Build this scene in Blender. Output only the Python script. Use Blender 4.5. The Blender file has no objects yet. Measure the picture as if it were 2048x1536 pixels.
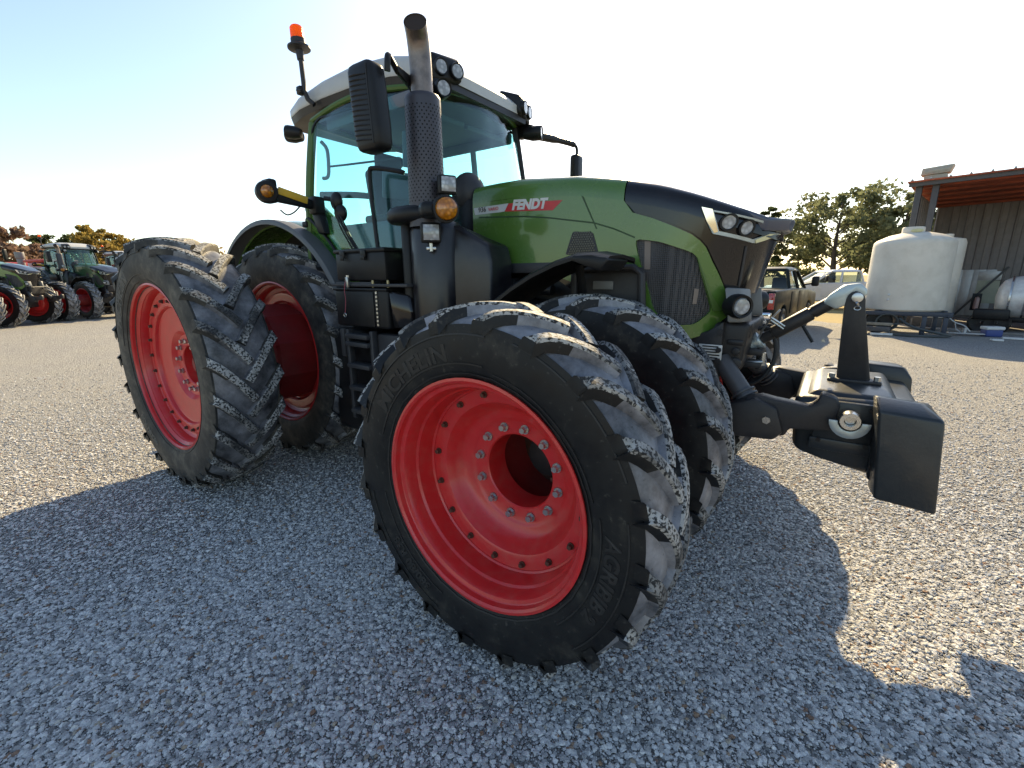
import bpy, bmesh, math, random
import numpy as np
from mathutils import Vector, Matrix
random.seed(7); RNG = np.random.default_rng(7)
scene = bpy.context.scene
COL = scene.collection
R = math.radians

# ------------------------------------------------------------------ camera
cam_d = bpy.data.cameras.new('camera'); cam = bpy.data.objects.new('camera', cam_d); COL.objects.link(cam)
CAM = Vector((4.2857, -3.0919, 1.7116)); YAW, PITCH, ROLL, FPX = -0.61423, -0.23481, -0.00644, 901.55
fw = Vector((math.sin(YAW)*math.cos(PITCH), math.cos(YAW)*math.cos(PITCH), math.sin(PITCH)))
rt = Vector((math.cos(YAW), -math.sin(YAW), 0)); up = rt.cross(fw)
r2 = rt*math.cos(ROLL) + up*math.sin(ROLL); u2 = up*math.cos(ROLL) - rt*math.sin(ROLL)
cam.matrix_world = Matrix(((r2.x, u2.x, -fw.x, CAM.x), (r2.y, u2.y, -fw.y, CAM.y), (r2.z, u2.z, -fw.z, CAM.z), (0, 0, 0, 1)))
cam_d.sensor_width = 36; cam_d.lens = 36*FPX/2048; cam_d.clip_start = .05; cam_d.clip_end = 3000
scene.camera = cam
scene.render.resolution_x = 1024; scene.render.resolution_y = 768

# ------------------------------------------------------------------ light
SUN_EL, SUN_AZ = R(31), R(-20.5)          # azimuth from +Y towards +X
world = bpy.data.worlds.new('World'); scene.world = world; world.use_nodes = True
wn = world.node_tree.nodes; wl = world.node_tree.links
sky = wn.new('ShaderNodeTexSky'); sky.sky_type = 'NISHITA'; sky.sun_disc = False
sky.sun_elevation = SUN_EL; sky.sun_rotation = SUN_AZ
sky.air_density = 1.0; sky.dust_density = .8; sky.ozone_density = 3.4; sky.altitude = 100
bg = wn['Background']; bg.inputs['Strength'].default_value = 0.14
wl.new(sky.outputs[0], bg.inputs['Color'])
sun_d = bpy.data.lights.new('sun', 'SUN'); sun_d.energy = 4.8; sun_d.angle = R(.5); sun_d.color = (1, .86, .60)
sun = bpy.data.objects.new('sun', sun_d); COL.objects.link(sun)
sd = Vector((math.sin(SUN_AZ)*math.cos(SUN_EL), math.cos(SUN_AZ)*math.cos(SUN_EL), math.sin(SUN_EL)))
sun.rotation_euler = (-sd).to_track_quat('-Z', 'Y').to_euler(); sun.location = sd*30
scene.view_settings.view_transform = 'Standard'; scene.view_settings.look = 'None'
scene.view_settings.gamma = 1; scene.view_settings.use_curve_mapping = False
scene.view_settings.exposure = 1.0
scene.view_settings.use_white_balance = True; scene.view_settings.white_balance_temperature = 7900; scene.view_settings.white_balance_tint = 9
scene.cycles.max_bounces = 10; scene.cycles.transparent_max_bounces = 24
scene.cycles.glossy_bounces = 4; scene.cycles.transmission_bounces = 8
scene.cycles.sample_clamp_indirect = 6; scene.cycles.use_denoising = True

# ------------------------------------------------------------------ materials
class NT:
    def __init__(s, m): s.t = m.node_tree; s.n = s.t.nodes; s.l = s.t.links
    def add(s, k, **kw):
        nd = s.n.new('ShaderNode'+k)
        for a, b in kw.items(): setattr(nd, a, b)
        return nd
    def link(s, a, b): s.l.new(a, b)
def newmat(name):
    m = bpy.data.materials.new(name); m.use_nodes = True
    return m, NT(m), m.node_tree.nodes['Principled BSDF']
def ramp(t, fac, stops):
    r = t.add('ValToRGB'); e = r.color_ramp.elements
    while len(e) < len(stops): e.new(.5)
    for el, (p, c) in zip(e, stops): el.position = p; el.color = (*c, 1) if len(c) == 3 else c
    t.link(fac, r.inputs[0]); return r.outputs[0]
def g(v): return (v, v, v)
def noise(t, scale, detail=4, rough=.6, coord='Object', vec=None):
    n = t.add('TexNoise'); n.inputs['Scale'].default_value = scale; n.inputs['Detail'].default_value = detail; n.inputs['Roughness'].default_value = rough
    if vec is None:
        tc = t.add('TexCoord'); vec = tc.outputs[coord]
    t.link(vec, n.inputs['Vector']); return n
def mix(t, fac, a, b):
    m = t.add('MixRGB')
    for i, v in ((0, fac), (1, a), (2, b)):
        if hasattr(v, 'is_output'): t.link(v, m.inputs[i])
        elif i == 0: m.inputs[0].default_value = v
        else: m.inputs[i].default_value = (*v, 1)
    return m.outputs[0]
def bump(t, b, h, strength=.3, dist=.01):
    n = t.add('Bump'); n.inputs['Strength'].default_value = strength; n.inputs['Distance'].default_value = dist
    t.link(h, n.inputs['Height']); t.link(n.outputs[0], b.inputs['Normal'])
MATS = {}
def M(name, col, rough=.5, metal=0, var=.12, vs=5, bmp=0, bs=90, coat=0, dust=None, spec=.5, dscale=4):
    """painted / plastic / metal surface with blotchy variation, optional dust film and fine relief"""
    if name in MATS: return MATS[name]
    m, t, b = newmat(name)
    n = noise(t, vs, 6, .65)
    c = ramp(t, n.outputs[0], [(.3, tuple(x*(1-var) for x in col)), (.7, tuple(min(1, x*(1+var)) for x in col))])
    if dust:
        dn = noise(t, dscale, 7, .7)
        f = ramp(t, dn.outputs[0], [(.45, g(0)), (.72, g(dust[1]))])
        c = mix(t, f, c, dust[0])
        rr = ramp(t, dn.outputs[0], [(.45, g(rough)), (.72, g(min(1, rough+.35*dust[1])))])
        t.link(rr, b.inputs['Roughness'])
    else:
        rr = ramp(t, n.outputs[0], [(.3, g(max(.02, rough*.85))), (.7, g(min(1, rough*1.2)))])
        t.link(rr, b.inputs['Roughness'])
    t.link(c, b.inputs['Base Color'])
    b.inputs['Metallic'].default_value = metal; b.inputs['Specular IOR Level'].default_value = spec
    b.inputs['Coat Weight'].default_value = coat; b.inputs['Coat Roughness'].default_value = .06
    if bmp: bump(t, b, noise(t, bs, 3, .6).outputs[0], bmp, .004)
    MATS[name] = m; return m
green = M('tractor_green', (.072, .165, .028), .26, var=.10, vs=3, coat=.6, dust=((.16, .17, .10), .10))
greenlite = M('cab_frame_green', (.06, .125, .025), .42, var=.1)
blackgloss = M('gloss_black_plastic', (.009, .008, .009), .14, var=.2, coat=.2, dust=((.10, .095, .085), .08), spec=.4)
black = M('black_plastic', (.010, .010, .011), .42, var=.25, bmp=.08, bs=300, dust=((.08, .075, .065), .10), spec=.28)
charcoal = M('charcoal_casting', (.026, .024, .025), .45, var=.25, bmp=.15, bs=60, dust=((.12, .10, .085), .18), spec=.35)
darkgrey = M('dark_grey_plastic', (.036, .036, .039), .48, var=.15, bmp=.05, bs=300, dust=((.14, .13, .11), .15), spec=.35)
fendergrey = M('fender_lip_grey', (.10, .105, .11), .5, var=.1, bmp=.06, bs=250)
midgrey = M('mid_grey_paint', (.19, .19, .185), .45, var=.1, dust=((.2, .18, .15), .25))
palesteel = M('pale_zinc', (.42, .47, .47), .38, metal=.55, var=.15, bmp=.06)
steel = M('bare_steel', (.48, .48, .47), .28, metal=.9, var=.15)
chrome = M('chrome', (.8, .82, .85), .08, metal=1, var=.03)
white = M('roof_white', (.48, .48, .47), .35, var=.05, dust=((.4, .38, .34), .2))
red = M('wheel_red', (.62, .024, .026), .34, var=.06, vs=7, bmp=.03, bs=400, coat=.25, dust=((.42, .17, .12), .22), dscale=16)
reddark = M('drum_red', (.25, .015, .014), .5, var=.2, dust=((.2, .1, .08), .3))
boltbrown = M('dark_bolt', (.10, .05, .035), .5, metal=.3, var=.3)
interior = M('cab_interior_grey', (.16, .17, .19), .7, var=.1)
interior_d = M('cab_interior_dark', (.03, .032, .036), .6, var=.15)
rust = M('rusty_pipe', (.20, .16, .14), .38, metal=.7, var=.35, vs=14, bmp=.1, bs=120)
soot = M('soot', (.035, .02, .014), .9, var=.3)
weightmat = M('weight_paint', (.022, .026, .029), .36, var=.2, coat=.1, bmp=.22, bs=70, dust=((.15, .14, .12), .14), spec=.4)
yellow = M('reflector_yellow', (.75, .42, .04), .35)
stickerw = M('sticker_white', (.62, .62, .60), .5)
stickerred = M('decal_red', (.55, .03, .035), .35)
decalgrey = M('decal_silver', (.52, .53, .52), .35)
def mesh_mat():
    m, t, b = newmat('grille_mesh'); tc = t.add('TexCoord'); v = t.add('TexVoronoi'); v.inputs['Scale'].default_value = 95; v.inputs['Randomness'].default_value = 0.12
    t.link(tc.outputs['Object'], v.inputs['Vector']); c = ramp(t, v.outputs['Distance'], [(.30, (.004, .004, .004)), (.46, (.05, .046, .046))]); t.link(c, b.inputs['Base Color'])
    b.inputs['Roughness'].default_value = .4; bump(t, b, v.outputs['Distance'], .8, .006); return m
meshmat = mesh_mat()
hose = M('rubber_hose', (.02, .02, .021), .6)

def tyre_mats():
    out = []
    # sidewall: black rubber, brown dust in a film
    m, t, b = newmat('tyre_sidewall')
    n = noise(t, 5, 8, .7); n2 = noise(t, 40, 4, .6)
    c = ramp(t, n.outputs[0], [(.35, (.009, .009, .010)), (.54, (.014, .014, .014)), (.74, (.06, .053, .043))])
    c = mix(t, ramp(t, n2.outputs[0], [(.62, g(0)), (.74, g(.35))]), c, (.13, .12, .105))
    t.link(c, b.inputs['Base Color']); t.link(ramp(t, n.outputs[0], [(.35, g(.34)), (.7, g(.75))]), b.inputs['Roughness']); b.inputs['Specular IOR Level'].default_value = .28
    bump(t, b, n2.outputs[0], .12, .003); out.append(m)
    # dustier sidewall for the rear tyres
    m, t, b = newmat('tyre_sidewall_dusty')
    n = noise(t, 6, 8, .7); n2 = noise(t, 30, 5, .65)
    c = ramp(t, n.outputs[0], [(.36, (.012, .012, .012)), (.50, (.040, .037, .032)), (.68, (.12, .105, .082))])
    c = mix(t, ramp(t, n2.outputs[0], [(.50, g(0)), (.68, g(.5))]), c, (.025, .024, .023))
    t.link(c, b.inputs['Base Color']); b.inputs['Roughness'].default_value = .7
    bump(t, b, n2.outputs[0], .15, .003); MATS['dusty_sidewall'] = m
    # tread floor: grey dried dust film
    m, t, b = newmat('tyre_tread_dust')
    n = noise(t, 4.5, 8, .68); n2 = noise(t, 55, 5, .7)
    c = ramp(t, n.outputs[0], [(.34, (.018, .018, .019)), (.47, (.10, .10, .108)), (.68, (.27, .27, .29))])
    c = mix(t, ramp(t, n2.outputs[0], [(.64, g(0)), (.70, g(.9))]), c, (.018, .018, .018))
    t.link(c, b.inputs['Base Color']); b.inputs['Roughness'].default_value = .42
    bump(t, b, n2.outputs[0], .2, .004); out.append(m)
    m, t, b = newmat('tyre_tread_pale_dust')
    n = noise(t, 4.5, 8, .68); n2 = noise(t, 55, 5, .7)
    c = ramp(t, n.outputs[0], [(.32, (.030, .030, .032)), (.45, (.13, .13, .142)), (.68, (.33, .33, .355))])
    c = mix(t, ramp(t, n2.outputs[0], [(.64, g(0)), (.70, g(.9))]), c, (.018, .018, .018))
    t.link(c, b.inputs['Base Color']); b.inputs['Roughness'].default_value = .38
    bump(t, b, n2.outputs[0], .2, .004); MATS['pale_tread'] = m
    # lug tops: pale dried mud worn off in black flecks
    m, t, b = newmat('tyre_lug_top')
    n = noise(t, 70, 3, .6); n3 = noise(t, 3, 3, .6)
    c = ramp(t, n.outputs[0], [(.48, (.44, .43, .41)), (.525, (.18, .175, .165)), (.56, (.014, .014, .015))])
    c = mix(t, ramp(t, n3.outputs[0], [(.38, g(.92)), (.54, g(.05))]), c, (.020, .020, .021))
    t.link(c, b.inputs['Base Color']); b.inputs['Roughness'].default_value = .75
    bump(t, b, n.outputs[0], .55, .006); out.append(m)
    return out
TYRE = tyre_mats()
lettering_pale = M('worn_lettering', (.085, .08, .07), .7, var=.4, vs=20)
lettering = M('raised_rubber_lettering', (.015, .0145, .014), .55, var=.4, vs=20)

def glass_mat(name, tint, refl=1.45, rough=.0):
    m, t, b = newmat(name); t.n.remove(b)
    out = t.n['Material Output']
    tr = t.add('BsdfTransparent'); tr.inputs[0].default_value = (*tint, 1)
    gl = t.add('BsdfGlossy'); gl.inputs[0].default_value = (1, 1, 1, 1); gl.inputs['Roughness'].default_value = rough
    fr = t.add('Fresnel'); ge = t.add('NewGeometry'); mr = t.add('MapRange'); mr.inputs['To Min'].default_value = refl; mr.inputs['To Max'].default_value = 1/refl
    t.link(ge.outputs['Backfacing'], mr.inputs['Value']); t.link(mr.outputs[0], fr.inputs[0])
    mx = t.add('MixShader'); t.link(fr.outputs[0], mx.inputs[0]); t.link(tr.outputs[0], mx.inputs[1]); t.link(gl.outputs[0], mx.inputs[2])
    t.link(mx.outputs[0], out.inputs[0]); MATS[name] = m; return m
cabglass = glass_mat('tinted_cab_glass', (.75, .95, .945))
lensglass = glass_mat('clear_lens', (.93, .95, .96))
autoglass = glass_mat('car_glass', (.55, .62, .60))
def lens_mat(name, col, rough=.12):
    m, t, b = newmat(name)
    v = t.add('TexVoronoi'); v.inputs['Scale'].default_value = 38
    tc = t.add('TexCoord'); t.link(tc.outputs['Object'], v.inputs['Vector'])
    c = ramp(t, v.outputs['Distance'], [(0, tuple(min(1, x*1.25) for x in col)), (.6, tuple(x*.55 for x in col))])
    t.link(c, b.inputs['Base Color']); b.inputs['Roughness'].default_value = rough
    b.inputs['Transmission Weight'].default_value = .25; b.inputs['Coat Weight'].default_value = .8
    bump(t, b, v.outputs['Distance'], .4, .004); MATS[name] = m; return m
def glow_lens(name, col):
    m, t, b = newmat(name); out = t.n['Material Output']
    b.inputs['Base Color'].default_value = (*col, 1); b.inputs['Roughness'].default_value = .15; b.inputs['Coat Weight'].default_value = .6
    tr = t.add('BsdfTranslucent'); tr.inputs[0].default_value = (*col, 1); mx = t.add('MixShader'); mx.inputs[0].default_value = .6
    v = t.add('TexWave'); v.inputs['Scale'].default_value = 30; bump(t, b, v.outputs[0], .3, .004)
    t.link(b.outputs[0], mx.inputs[1]); t.link(tr.outputs[0], mx.inputs[2]); t.link(mx.outputs[0], out.inputs[0]); MATS[name] = m; return m
amber = lens_mat('amber_lens', (.85, .28, .02)); beaconmat = glow_lens('beacon_orange', (.95, .26, .012))
ledlens = lens_mat('white_led_lens', (.62, .64, .66)); redlens = lens_mat('red_tail_lens', (.62, .03, .03))

# ------------------------------------------------------------------ geometry helpers: a "geo" is (verts, faces)
def join(*gs):
    V, F = [], []
    for v, f in gs:
        o = len(V); V += [tuple(p) for p in v]; F += [tuple(i+o for i in q) for q in f]
    return V, F
def xf(geo, loc=(0, 0, 0), rot=(0, 0, 0), sc=(1, 1, 1)):
    from mathutils import Euler
    m = Matrix.Translation(loc) @ Euler(rot).to_matrix().to_4x4() @ Matrix.Diagonal((*sc, 1))
    fl = sc[0]*sc[1]*sc[2] < 0
    return [tuple(m @ Vector(p)) for p in geo[0]], [tuple(reversed(q)) if fl else q for q in geo[1]]
def mirror(geo): return xf(geo, sc=(1, -1, 1))
def bevel(geo, w, seg=2, ang=30):
    bm = bmesh.new(); vs = [bm.verts.new(p) for p in geo[0]]
    for q in geo[1]:
        try: bm.faces.new([vs[i] for i in q])
        except ValueError: pass
    bmesh.ops.recalc_face_normals(bm, faces=bm.faces)
    ed = [e for e in bm.edges if len(e.link_faces) == 2 and e.calc_face_angle(0) > R(ang)]
    if w > 0: bmesh.ops.bevel(bm, geom=ed, offset=w, segments=seg, affect='EDGES', profile=.5, clamp_overlap=True)
    bm.verts.index_update(); out = [tuple(v.co) for v in bm.verts], [tuple(v.index for v in f.verts) for f in bm.faces]
    bm.free(); return out
def box(c, s, bev=.004, seg=2, rot=None):
    x, y, z = (k/2 for k in s)
    v = [(a*x, b*y, d*z) for a in (-1, 1) for b in (-1, 1) for d in (-1, 1)]
    f = [(0, 1, 3, 2), (4, 6, 7, 5), (0, 4, 5, 1), (2, 3, 7, 6), (0, 2, 6, 4), (1, 5, 7, 3)]
    return xf(bevel((v, f), min(bev, min(s)*.45), seg), c, rot or (0, 0, 0))
def prism(poly, axis, a, b, bev=.004, seg=2):
    mp = {'y': lambda p, k: (p[0], k, p[1]), 'x': lambda p, k: (k, p[0], p[1]), 'z': lambda p, k: (p[0], p[1], k)}[axis]
    n = len(poly); v = [mp(p, a) for p in poly] + [mp(p, b) for p in poly]
    f = [tuple(range(n)), tuple(range(2*n-1, n-1, -1))] + [(i, (i+1) % n, n+(i+1) % n, n+i) for i in range(n)]
    return bevel((v, f), bev, seg)
def tube(pts, r, n=10, caps=True, closed=False, flat=1):
    P = [Vector(p) for p in pts]; m = len(P); rs = r if isinstance(r, (list, tuple)) else [r]*m
    V, F = [], []; nrm = None
    for i, p in enumerate(P):
        if closed: d = (P[(i+1) % m]-P[i-1])
        else: d = (P[min(i+1, m-1)]-P[max(i-1, 0)])
        d.normalize()
        if nrm is None:
            nrm = d.orthogonal().normalized()
        else:
            nrm = (nrm - d*nrm.dot(d)).normalized()
        bn = d.cross(nrm)
        V += [tuple(p + (nrm*math.cos(2*math.pi*k/n) + bn*math.sin(2*math.pi*k/n)*flat)*rs[i]) for k in range(n)]
    for i in range(m if closed else m-1):
        j = (i+1) % m
        F += [(i*n+k, i*n+(k+1) % n, j*n+(k+1) % n, j*n+k) for k in range(n)]
    if caps and not closed: F += [tuple(range(n-1, -1, -1)), tuple(range((m-1)*n, m*n))]
    return V, F
def smooth_path(pts, k=4):
    P = [Vector(p) for p in pts]; out = []
    for i in range(len(P)-1):
        a, b, c, d = P[max(i-1, 0)], P[i], P[i+1], P[min(i+2, len(P)-1)]
        for j in range(k):
            t = j/k
            out.append(.5*((2*b)+(c-a)*t+(2*a-5*b+4*c-d)*t*t+(3*b-a-3*c+d)*t**3))
    return out+[P[-1]]
def lathe(prof, n=48, axis='y', close=False):
    """prof: list of (radius, height along axis)"""
    V, F = [], []; m = len(prof)
    for i in range(n):
        a = 2*math.pi*i/n; c, s = math.cos(a), math.sin(a)
        for r, h in prof:
            V.append({'y': (r*s, h, r*c), 'z': (r*c, r*s, h), 'x': (h, r*c, r*s)}[axis])
    for i in range(n):
        j = (i+1) % n
        for k in range(m if close else m-1):
            l = (k+1) % m
            F.append((i*m+k, i*m+l, j*m+l, j*m+k))
    return bevel((V, F), 0) if False else (V, F)
def cyl(p0, p1, r, n=16, bev=0, r1=None):
    gq = tube([p0, p1], [r, r if r1 is None else r1], n)
    return bevel(gq, bev, 2, 50) if bev else gq
def sphere(c, r, n=14, m=9, sc=(1, 1, 1)):
    return xf(lathe([(max(1e-4, r*math.sin(math.pi*k/m)), -r*math.cos(math.pi*k/m)) for k in range(m+1)], n, 'z'), c, sc=sc)
def loft(rings, caps=True, closed=True):
    n = len(rings[0]); V = [tuple(p) for r_ in rings for p in r_]; F = []
    for i in range(len(rings)-1):
        for k in range(n if closed else n-1):
            l = (k+1) % n; F.append((i*n+k, i*n+l, (i+1)*n+l, (i+1)*n+k))
    if caps and closed: F += [tuple(range(n-1, -1, -1)), tuple(range((len(rings)-1)*n, len(rings)*n))]
    return V, F
def obj(name, geo, mats, parent=None, sm=35, fm=None, loc=None, recalc=True):
    me = bpy.data.meshes.new(name); me.from_pydata(geo[0], [], geo[1])
    mats = mats if isinstance(mats, (list, tuple)) else [mats]
    for m in mats: me.materials.append(m)
    if fm is not None: me.polygons.foreach_set('material_index', fm)
    if recalc:
        bm = bmesh.new(); bm.from_mesh(me); bmesh.ops.recalc_face_normals(bm, faces=bm.faces); bm.to_mesh(me); bm.free()
    if sm:
        me.polygons.foreach_set('use_smooth', [True]*len(me.polygons)); me.set_sharp_from_angle(angle=R(sm))
    me.update(); o = bpy.data.objects.new(name, me); COL.objects.link(o)
    if parent is not None: o.parent = parent
    if loc is not None: o.location = loc
    return o
def share(name, src, parent, loc=(0, 0, 0), rot=(0, 0, 0), sc=(1, 1, 1)):
    o = bpy.data.objects.new(name, src.data); COL.objects.link(o); o.parent = parent
    o.location = loc; o.rotation_euler = rot; o.scale = sc; return o
def thing(name, label, cat, loc=(0, 0, 0), rz=0, group=None):
    o = bpy.data.objects.new(name, None); COL.objects.link(o); o.location = loc; o.rotation_euler = (0, 0, rz); o.empty_display_size = .2
    return tag(o, label, cat, group)
def tag(o, label, cat, group=None):
    o['label'] = label; o['category'] = cat
    if group: o['group'] = group
    return o
def struct(o): o['kind'] = 'structure'; return o
def stuff(o): o['kind'] = 'stuff'; return o
def copy_tree(o, skip=(), parent=None, swap=None):
    c = o.copy(); COL.objects.link(c); c.parent = parent
    if parent is None:
        for k in list(c.keys()): del c[k]
    for ch in list(o.children):
        if ch.name.split('.')[0] in skip: continue
        copy_tree(ch, skip, c, swap)
    return c
def text_geo(body, size=1, shear=0, bold=0, extrude=.001, space=1):
    cu = bpy.data.curves.new('t', 'FONT'); cu.body = body; cu.size = size; cu.shear = shear; cu.offset = bold; cu.extrude = extrude
    cu.align_x = 'LEFT'; cu.align_y = 'BOTTOM_BASELINE'; cu.space_character = space; cu.resolution_u = 4
    o = bpy.data.objects.new('t', cu); COL.objects.link(o)
    dg = bpy.context.evaluated_depsgraph_get(); me = bpy.data.meshes.new_from_object(o.evaluated_get(dg))
    geo = [tuple(v.co) for v in me.vertices], [tuple(p.vertices) for p in me.polygons]
    bpy.data.objects.remove(o); bpy.data.meshes.remove(me); bpy.data.curves.remove(cu)
    return geo
def fill_patch(outer, holes=(), cuts=()):
    """triangulated 2-D region (with holes), cut along the given u lines; returns bmesh in (u,0,v)"""
    bm = bmesh.new(); ed = []
    for lp in [outer]+list(holes):
        vs = [bm.verts.new((p[0], 0, p[1])) for p in lp]
        ed += [bm.edges.new((vs[i], vs[(i+1) % len(vs)])) for i in range(len(vs))]
    bmesh.ops.triangle_fill(bm, edges=ed, use_beauty=True)
    for c in cuts:
        bmesh.ops.bisect_plane(bm, geom=bm.verts[:]+bm.edges[:]+bm.faces[:], plane_co=(c, 0, 0), plane_no=(1, 0, 0))
    return bm
def patch(outer, fn, l0, l1, holes=(), cuts=()):
    """thick panel on a curved surface: fn(u, v, lift) -> point; between lifts l0 (hidden) and l1 (face)"""
    bm = fill_patch(outer, holes, cuts); bm.verts.index_update(); bm.verts.ensure_lookup_table()
    n = len(bm.verts); P = [(v.co.x, v.co.z) for v in bm.verts]
    V = [tuple(fn(a, b, l1)) for a, b in P] + [tuple(fn(a, b, l0)) for a, b in P]
    F = []
    for f in bm.faces:
        q = [v.index for v in f.verts]; F.append(tuple(q)); F.append(tuple(i+n for i in reversed(q)))
    for e in bm.edges:
        if len(e.link_faces) == 1:
            a, b = e.verts[0].index, e.verts[1].index; F.append((a, b, b+n, a+n))
    bm.free(); return V, F
def rounded(poly, r, k=3):
    """round the corners of a 2-D polygon"""
    out = []; n = len(poly)
    for i in range(n):
        a, b, c = Vector(poly[i-1]), Vector(poly[i]), Vector(poly[(i+1) % n])
        d1, d2 = (a-b), (c-b); rr = min(r, d1.length*.45, d2.length*.45)
        p, q = b+d1.normalized()*rr, b+d2.normalized()*rr
        for j in range(k+1):
            t = j/k; out.append(tuple((1-t)**2*p+2*t*(1-t)*b+t*t*q))
    return out
# ------------------------------------------------------------------ ground
def ground_mats():
    m, t, b = newmat('dry_grass_dirt')
    n = noise(t, .25, 8, .65); n2 = noise(t, 9, 6, .7)
    c = ramp(t, n.outputs[0], [(.3, (.30, .22, .09)), (.5, (.36, .27, .11)), (.7, (.22, .17, .09))])
    c = mix(t, ramp(t, n2.outputs[0], [(.4, g(0)), (.7, g(.5))]), c, (.16, .13, .06))
    t.link(c, b.inputs['Base Color']); b.inputs['Roughness'].default_value = .95
    bump(t, b, n2.outputs[0], .6, .05); MATS['dirt'] = m
    m, t, b = newmat('crushed_stone_bed')
    tc = t.add('TexCoord')
    wob = noise(t, 60, 3, .6, vec=tc.outputs['Object'])
    add = t.add('MixRGB', blend_type='ADD'); add.inputs[0].default_value = .012
    t.link(tc.outputs['Object'], add.inputs[1]); t.link(wob.outputs['Color'], add.inputs[2])
    v = t.add('TexVoronoi'); v.inputs['Scale'].default_value = 80; t.link(add.outputs[0], v.inputs['Vector'])
    v2 = t.add('TexVoronoi', feature='F1'); v2.inputs['Scale'].default_value = 26; t.link(add.outputs[0], v2.inputs['Vector'])
    sep = t.add('SeparateColor'); t.link(v.outputs['Color'], sep.inputs[0])
    c = ramp(t, sep.outputs[0], [(0, (.18, .178, .175)), (.30, (.42, .41, .395)), (.65, (.58, .565, .54)), (.93, (.72, .70, .66)), (.97, (.34, .23, .16))])
    c = mix(t, ramp(t, v.outputs['Distance'], [(.30, g(0)), (.62, g(.75))]), c, (.18, .175, .168))
    big = noise(t, .45, 6, .65, vec=tc.outputs['Object'])
    c = mix(t, ramp(t, big.outputs[0], [(.42, g(0)), (.68, g(.35))]), c, (.46, .425, .36))
    t.link(c, b.inputs['Base Color']); b.inputs['Roughness'].default_value = .9
    inv = t.add('Math', operation='SUBTRACT'); inv.inputs[0].default_value = 1
    t.link(v.outputs['Distance'], inv.inputs[1])
    ad = t.add('Math', operation='MULTIPLY_ADD'); t.link(v2.outputs['Distance'], ad.inputs[0]); ad.inputs[1].default_value = -.6; t.link(inv.outputs[0], ad.inputs[2])
    bump(t, b, ad.outputs[0], 1.0, .024); MATS['bed'] = m
    m, t, b = newmat('loose_stone')
    oi = t.add('ObjectInfo')
    c = ramp(t, oi.outputs['Random'], [(0, (.15, .148, .146)), (.10, (.32, .315, .31)), (.40, (.52, .51, .495)), (.75, (.68, .665, .64)), (.93, (.82, .80, .76)),
                                       (.95, (.46, .40, .31)), (.975, (.34, .20, .12)), (1, (.22, .12, .08))])
    n = noise(t, 120, 4, .6)
    c = mix(t, ramp(t, n.outputs[0], [(.35, g(.25)), (.6, g(0))]), c, (.22, .215, .21))
    t.link(c, b.inputs['Base Color']); b.inputs['Roughness'].default_value = .82; b.inputs['Specular IOR Level'].default_value = .35
    bump(t, b, n.outputs[0], .35, .003); MATS['stone'] = m
ground_mats()
def sheet(name, poly, z, mat, loc_label=None):
    bm = bmesh.new(); bm.faces.new([bm.verts.new((x, y, 0)) for x, y in poly]); me = bpy.data.meshes.new(name); bm.to_mesh(me); bm.free()
    me.materials.append(mat); o = bpy.data.objects.new(name, me); COL.objects.link(o); o.location = (0, 0, z); return struct(o)
sheet('ground', [(-900, -900), (900, -900), (900, 900), (-900, 900)], -.016, MATS['dirt'])
yard = [(-31, -25), (-31, -4), (-29, 3), (-26, 6), (-18, 11), (-8, 16), (-2, 18), (1, 19.6), (2.6, 18.6), (4, 17.2), (5.4, 16.4), (7, 16.9), (9, 16.2), (40, 13), (40, -25)]
yb = []
for i in range(len(yard)):
    a, b_ = Vector(yard[i]), Vector(yard[(i+1) % len(yard)]); nseg = 1 if (b_-a).length > 20 else 6
    for k in range(nseg):
        q = a.lerp(b_, k/nseg); yb.append((q.x+random.uniform(-.18, .18), q.y+random.uniform(-.18, .18)))
sheet('gravel_yard', yb, 0, MATS['bed'])

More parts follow.
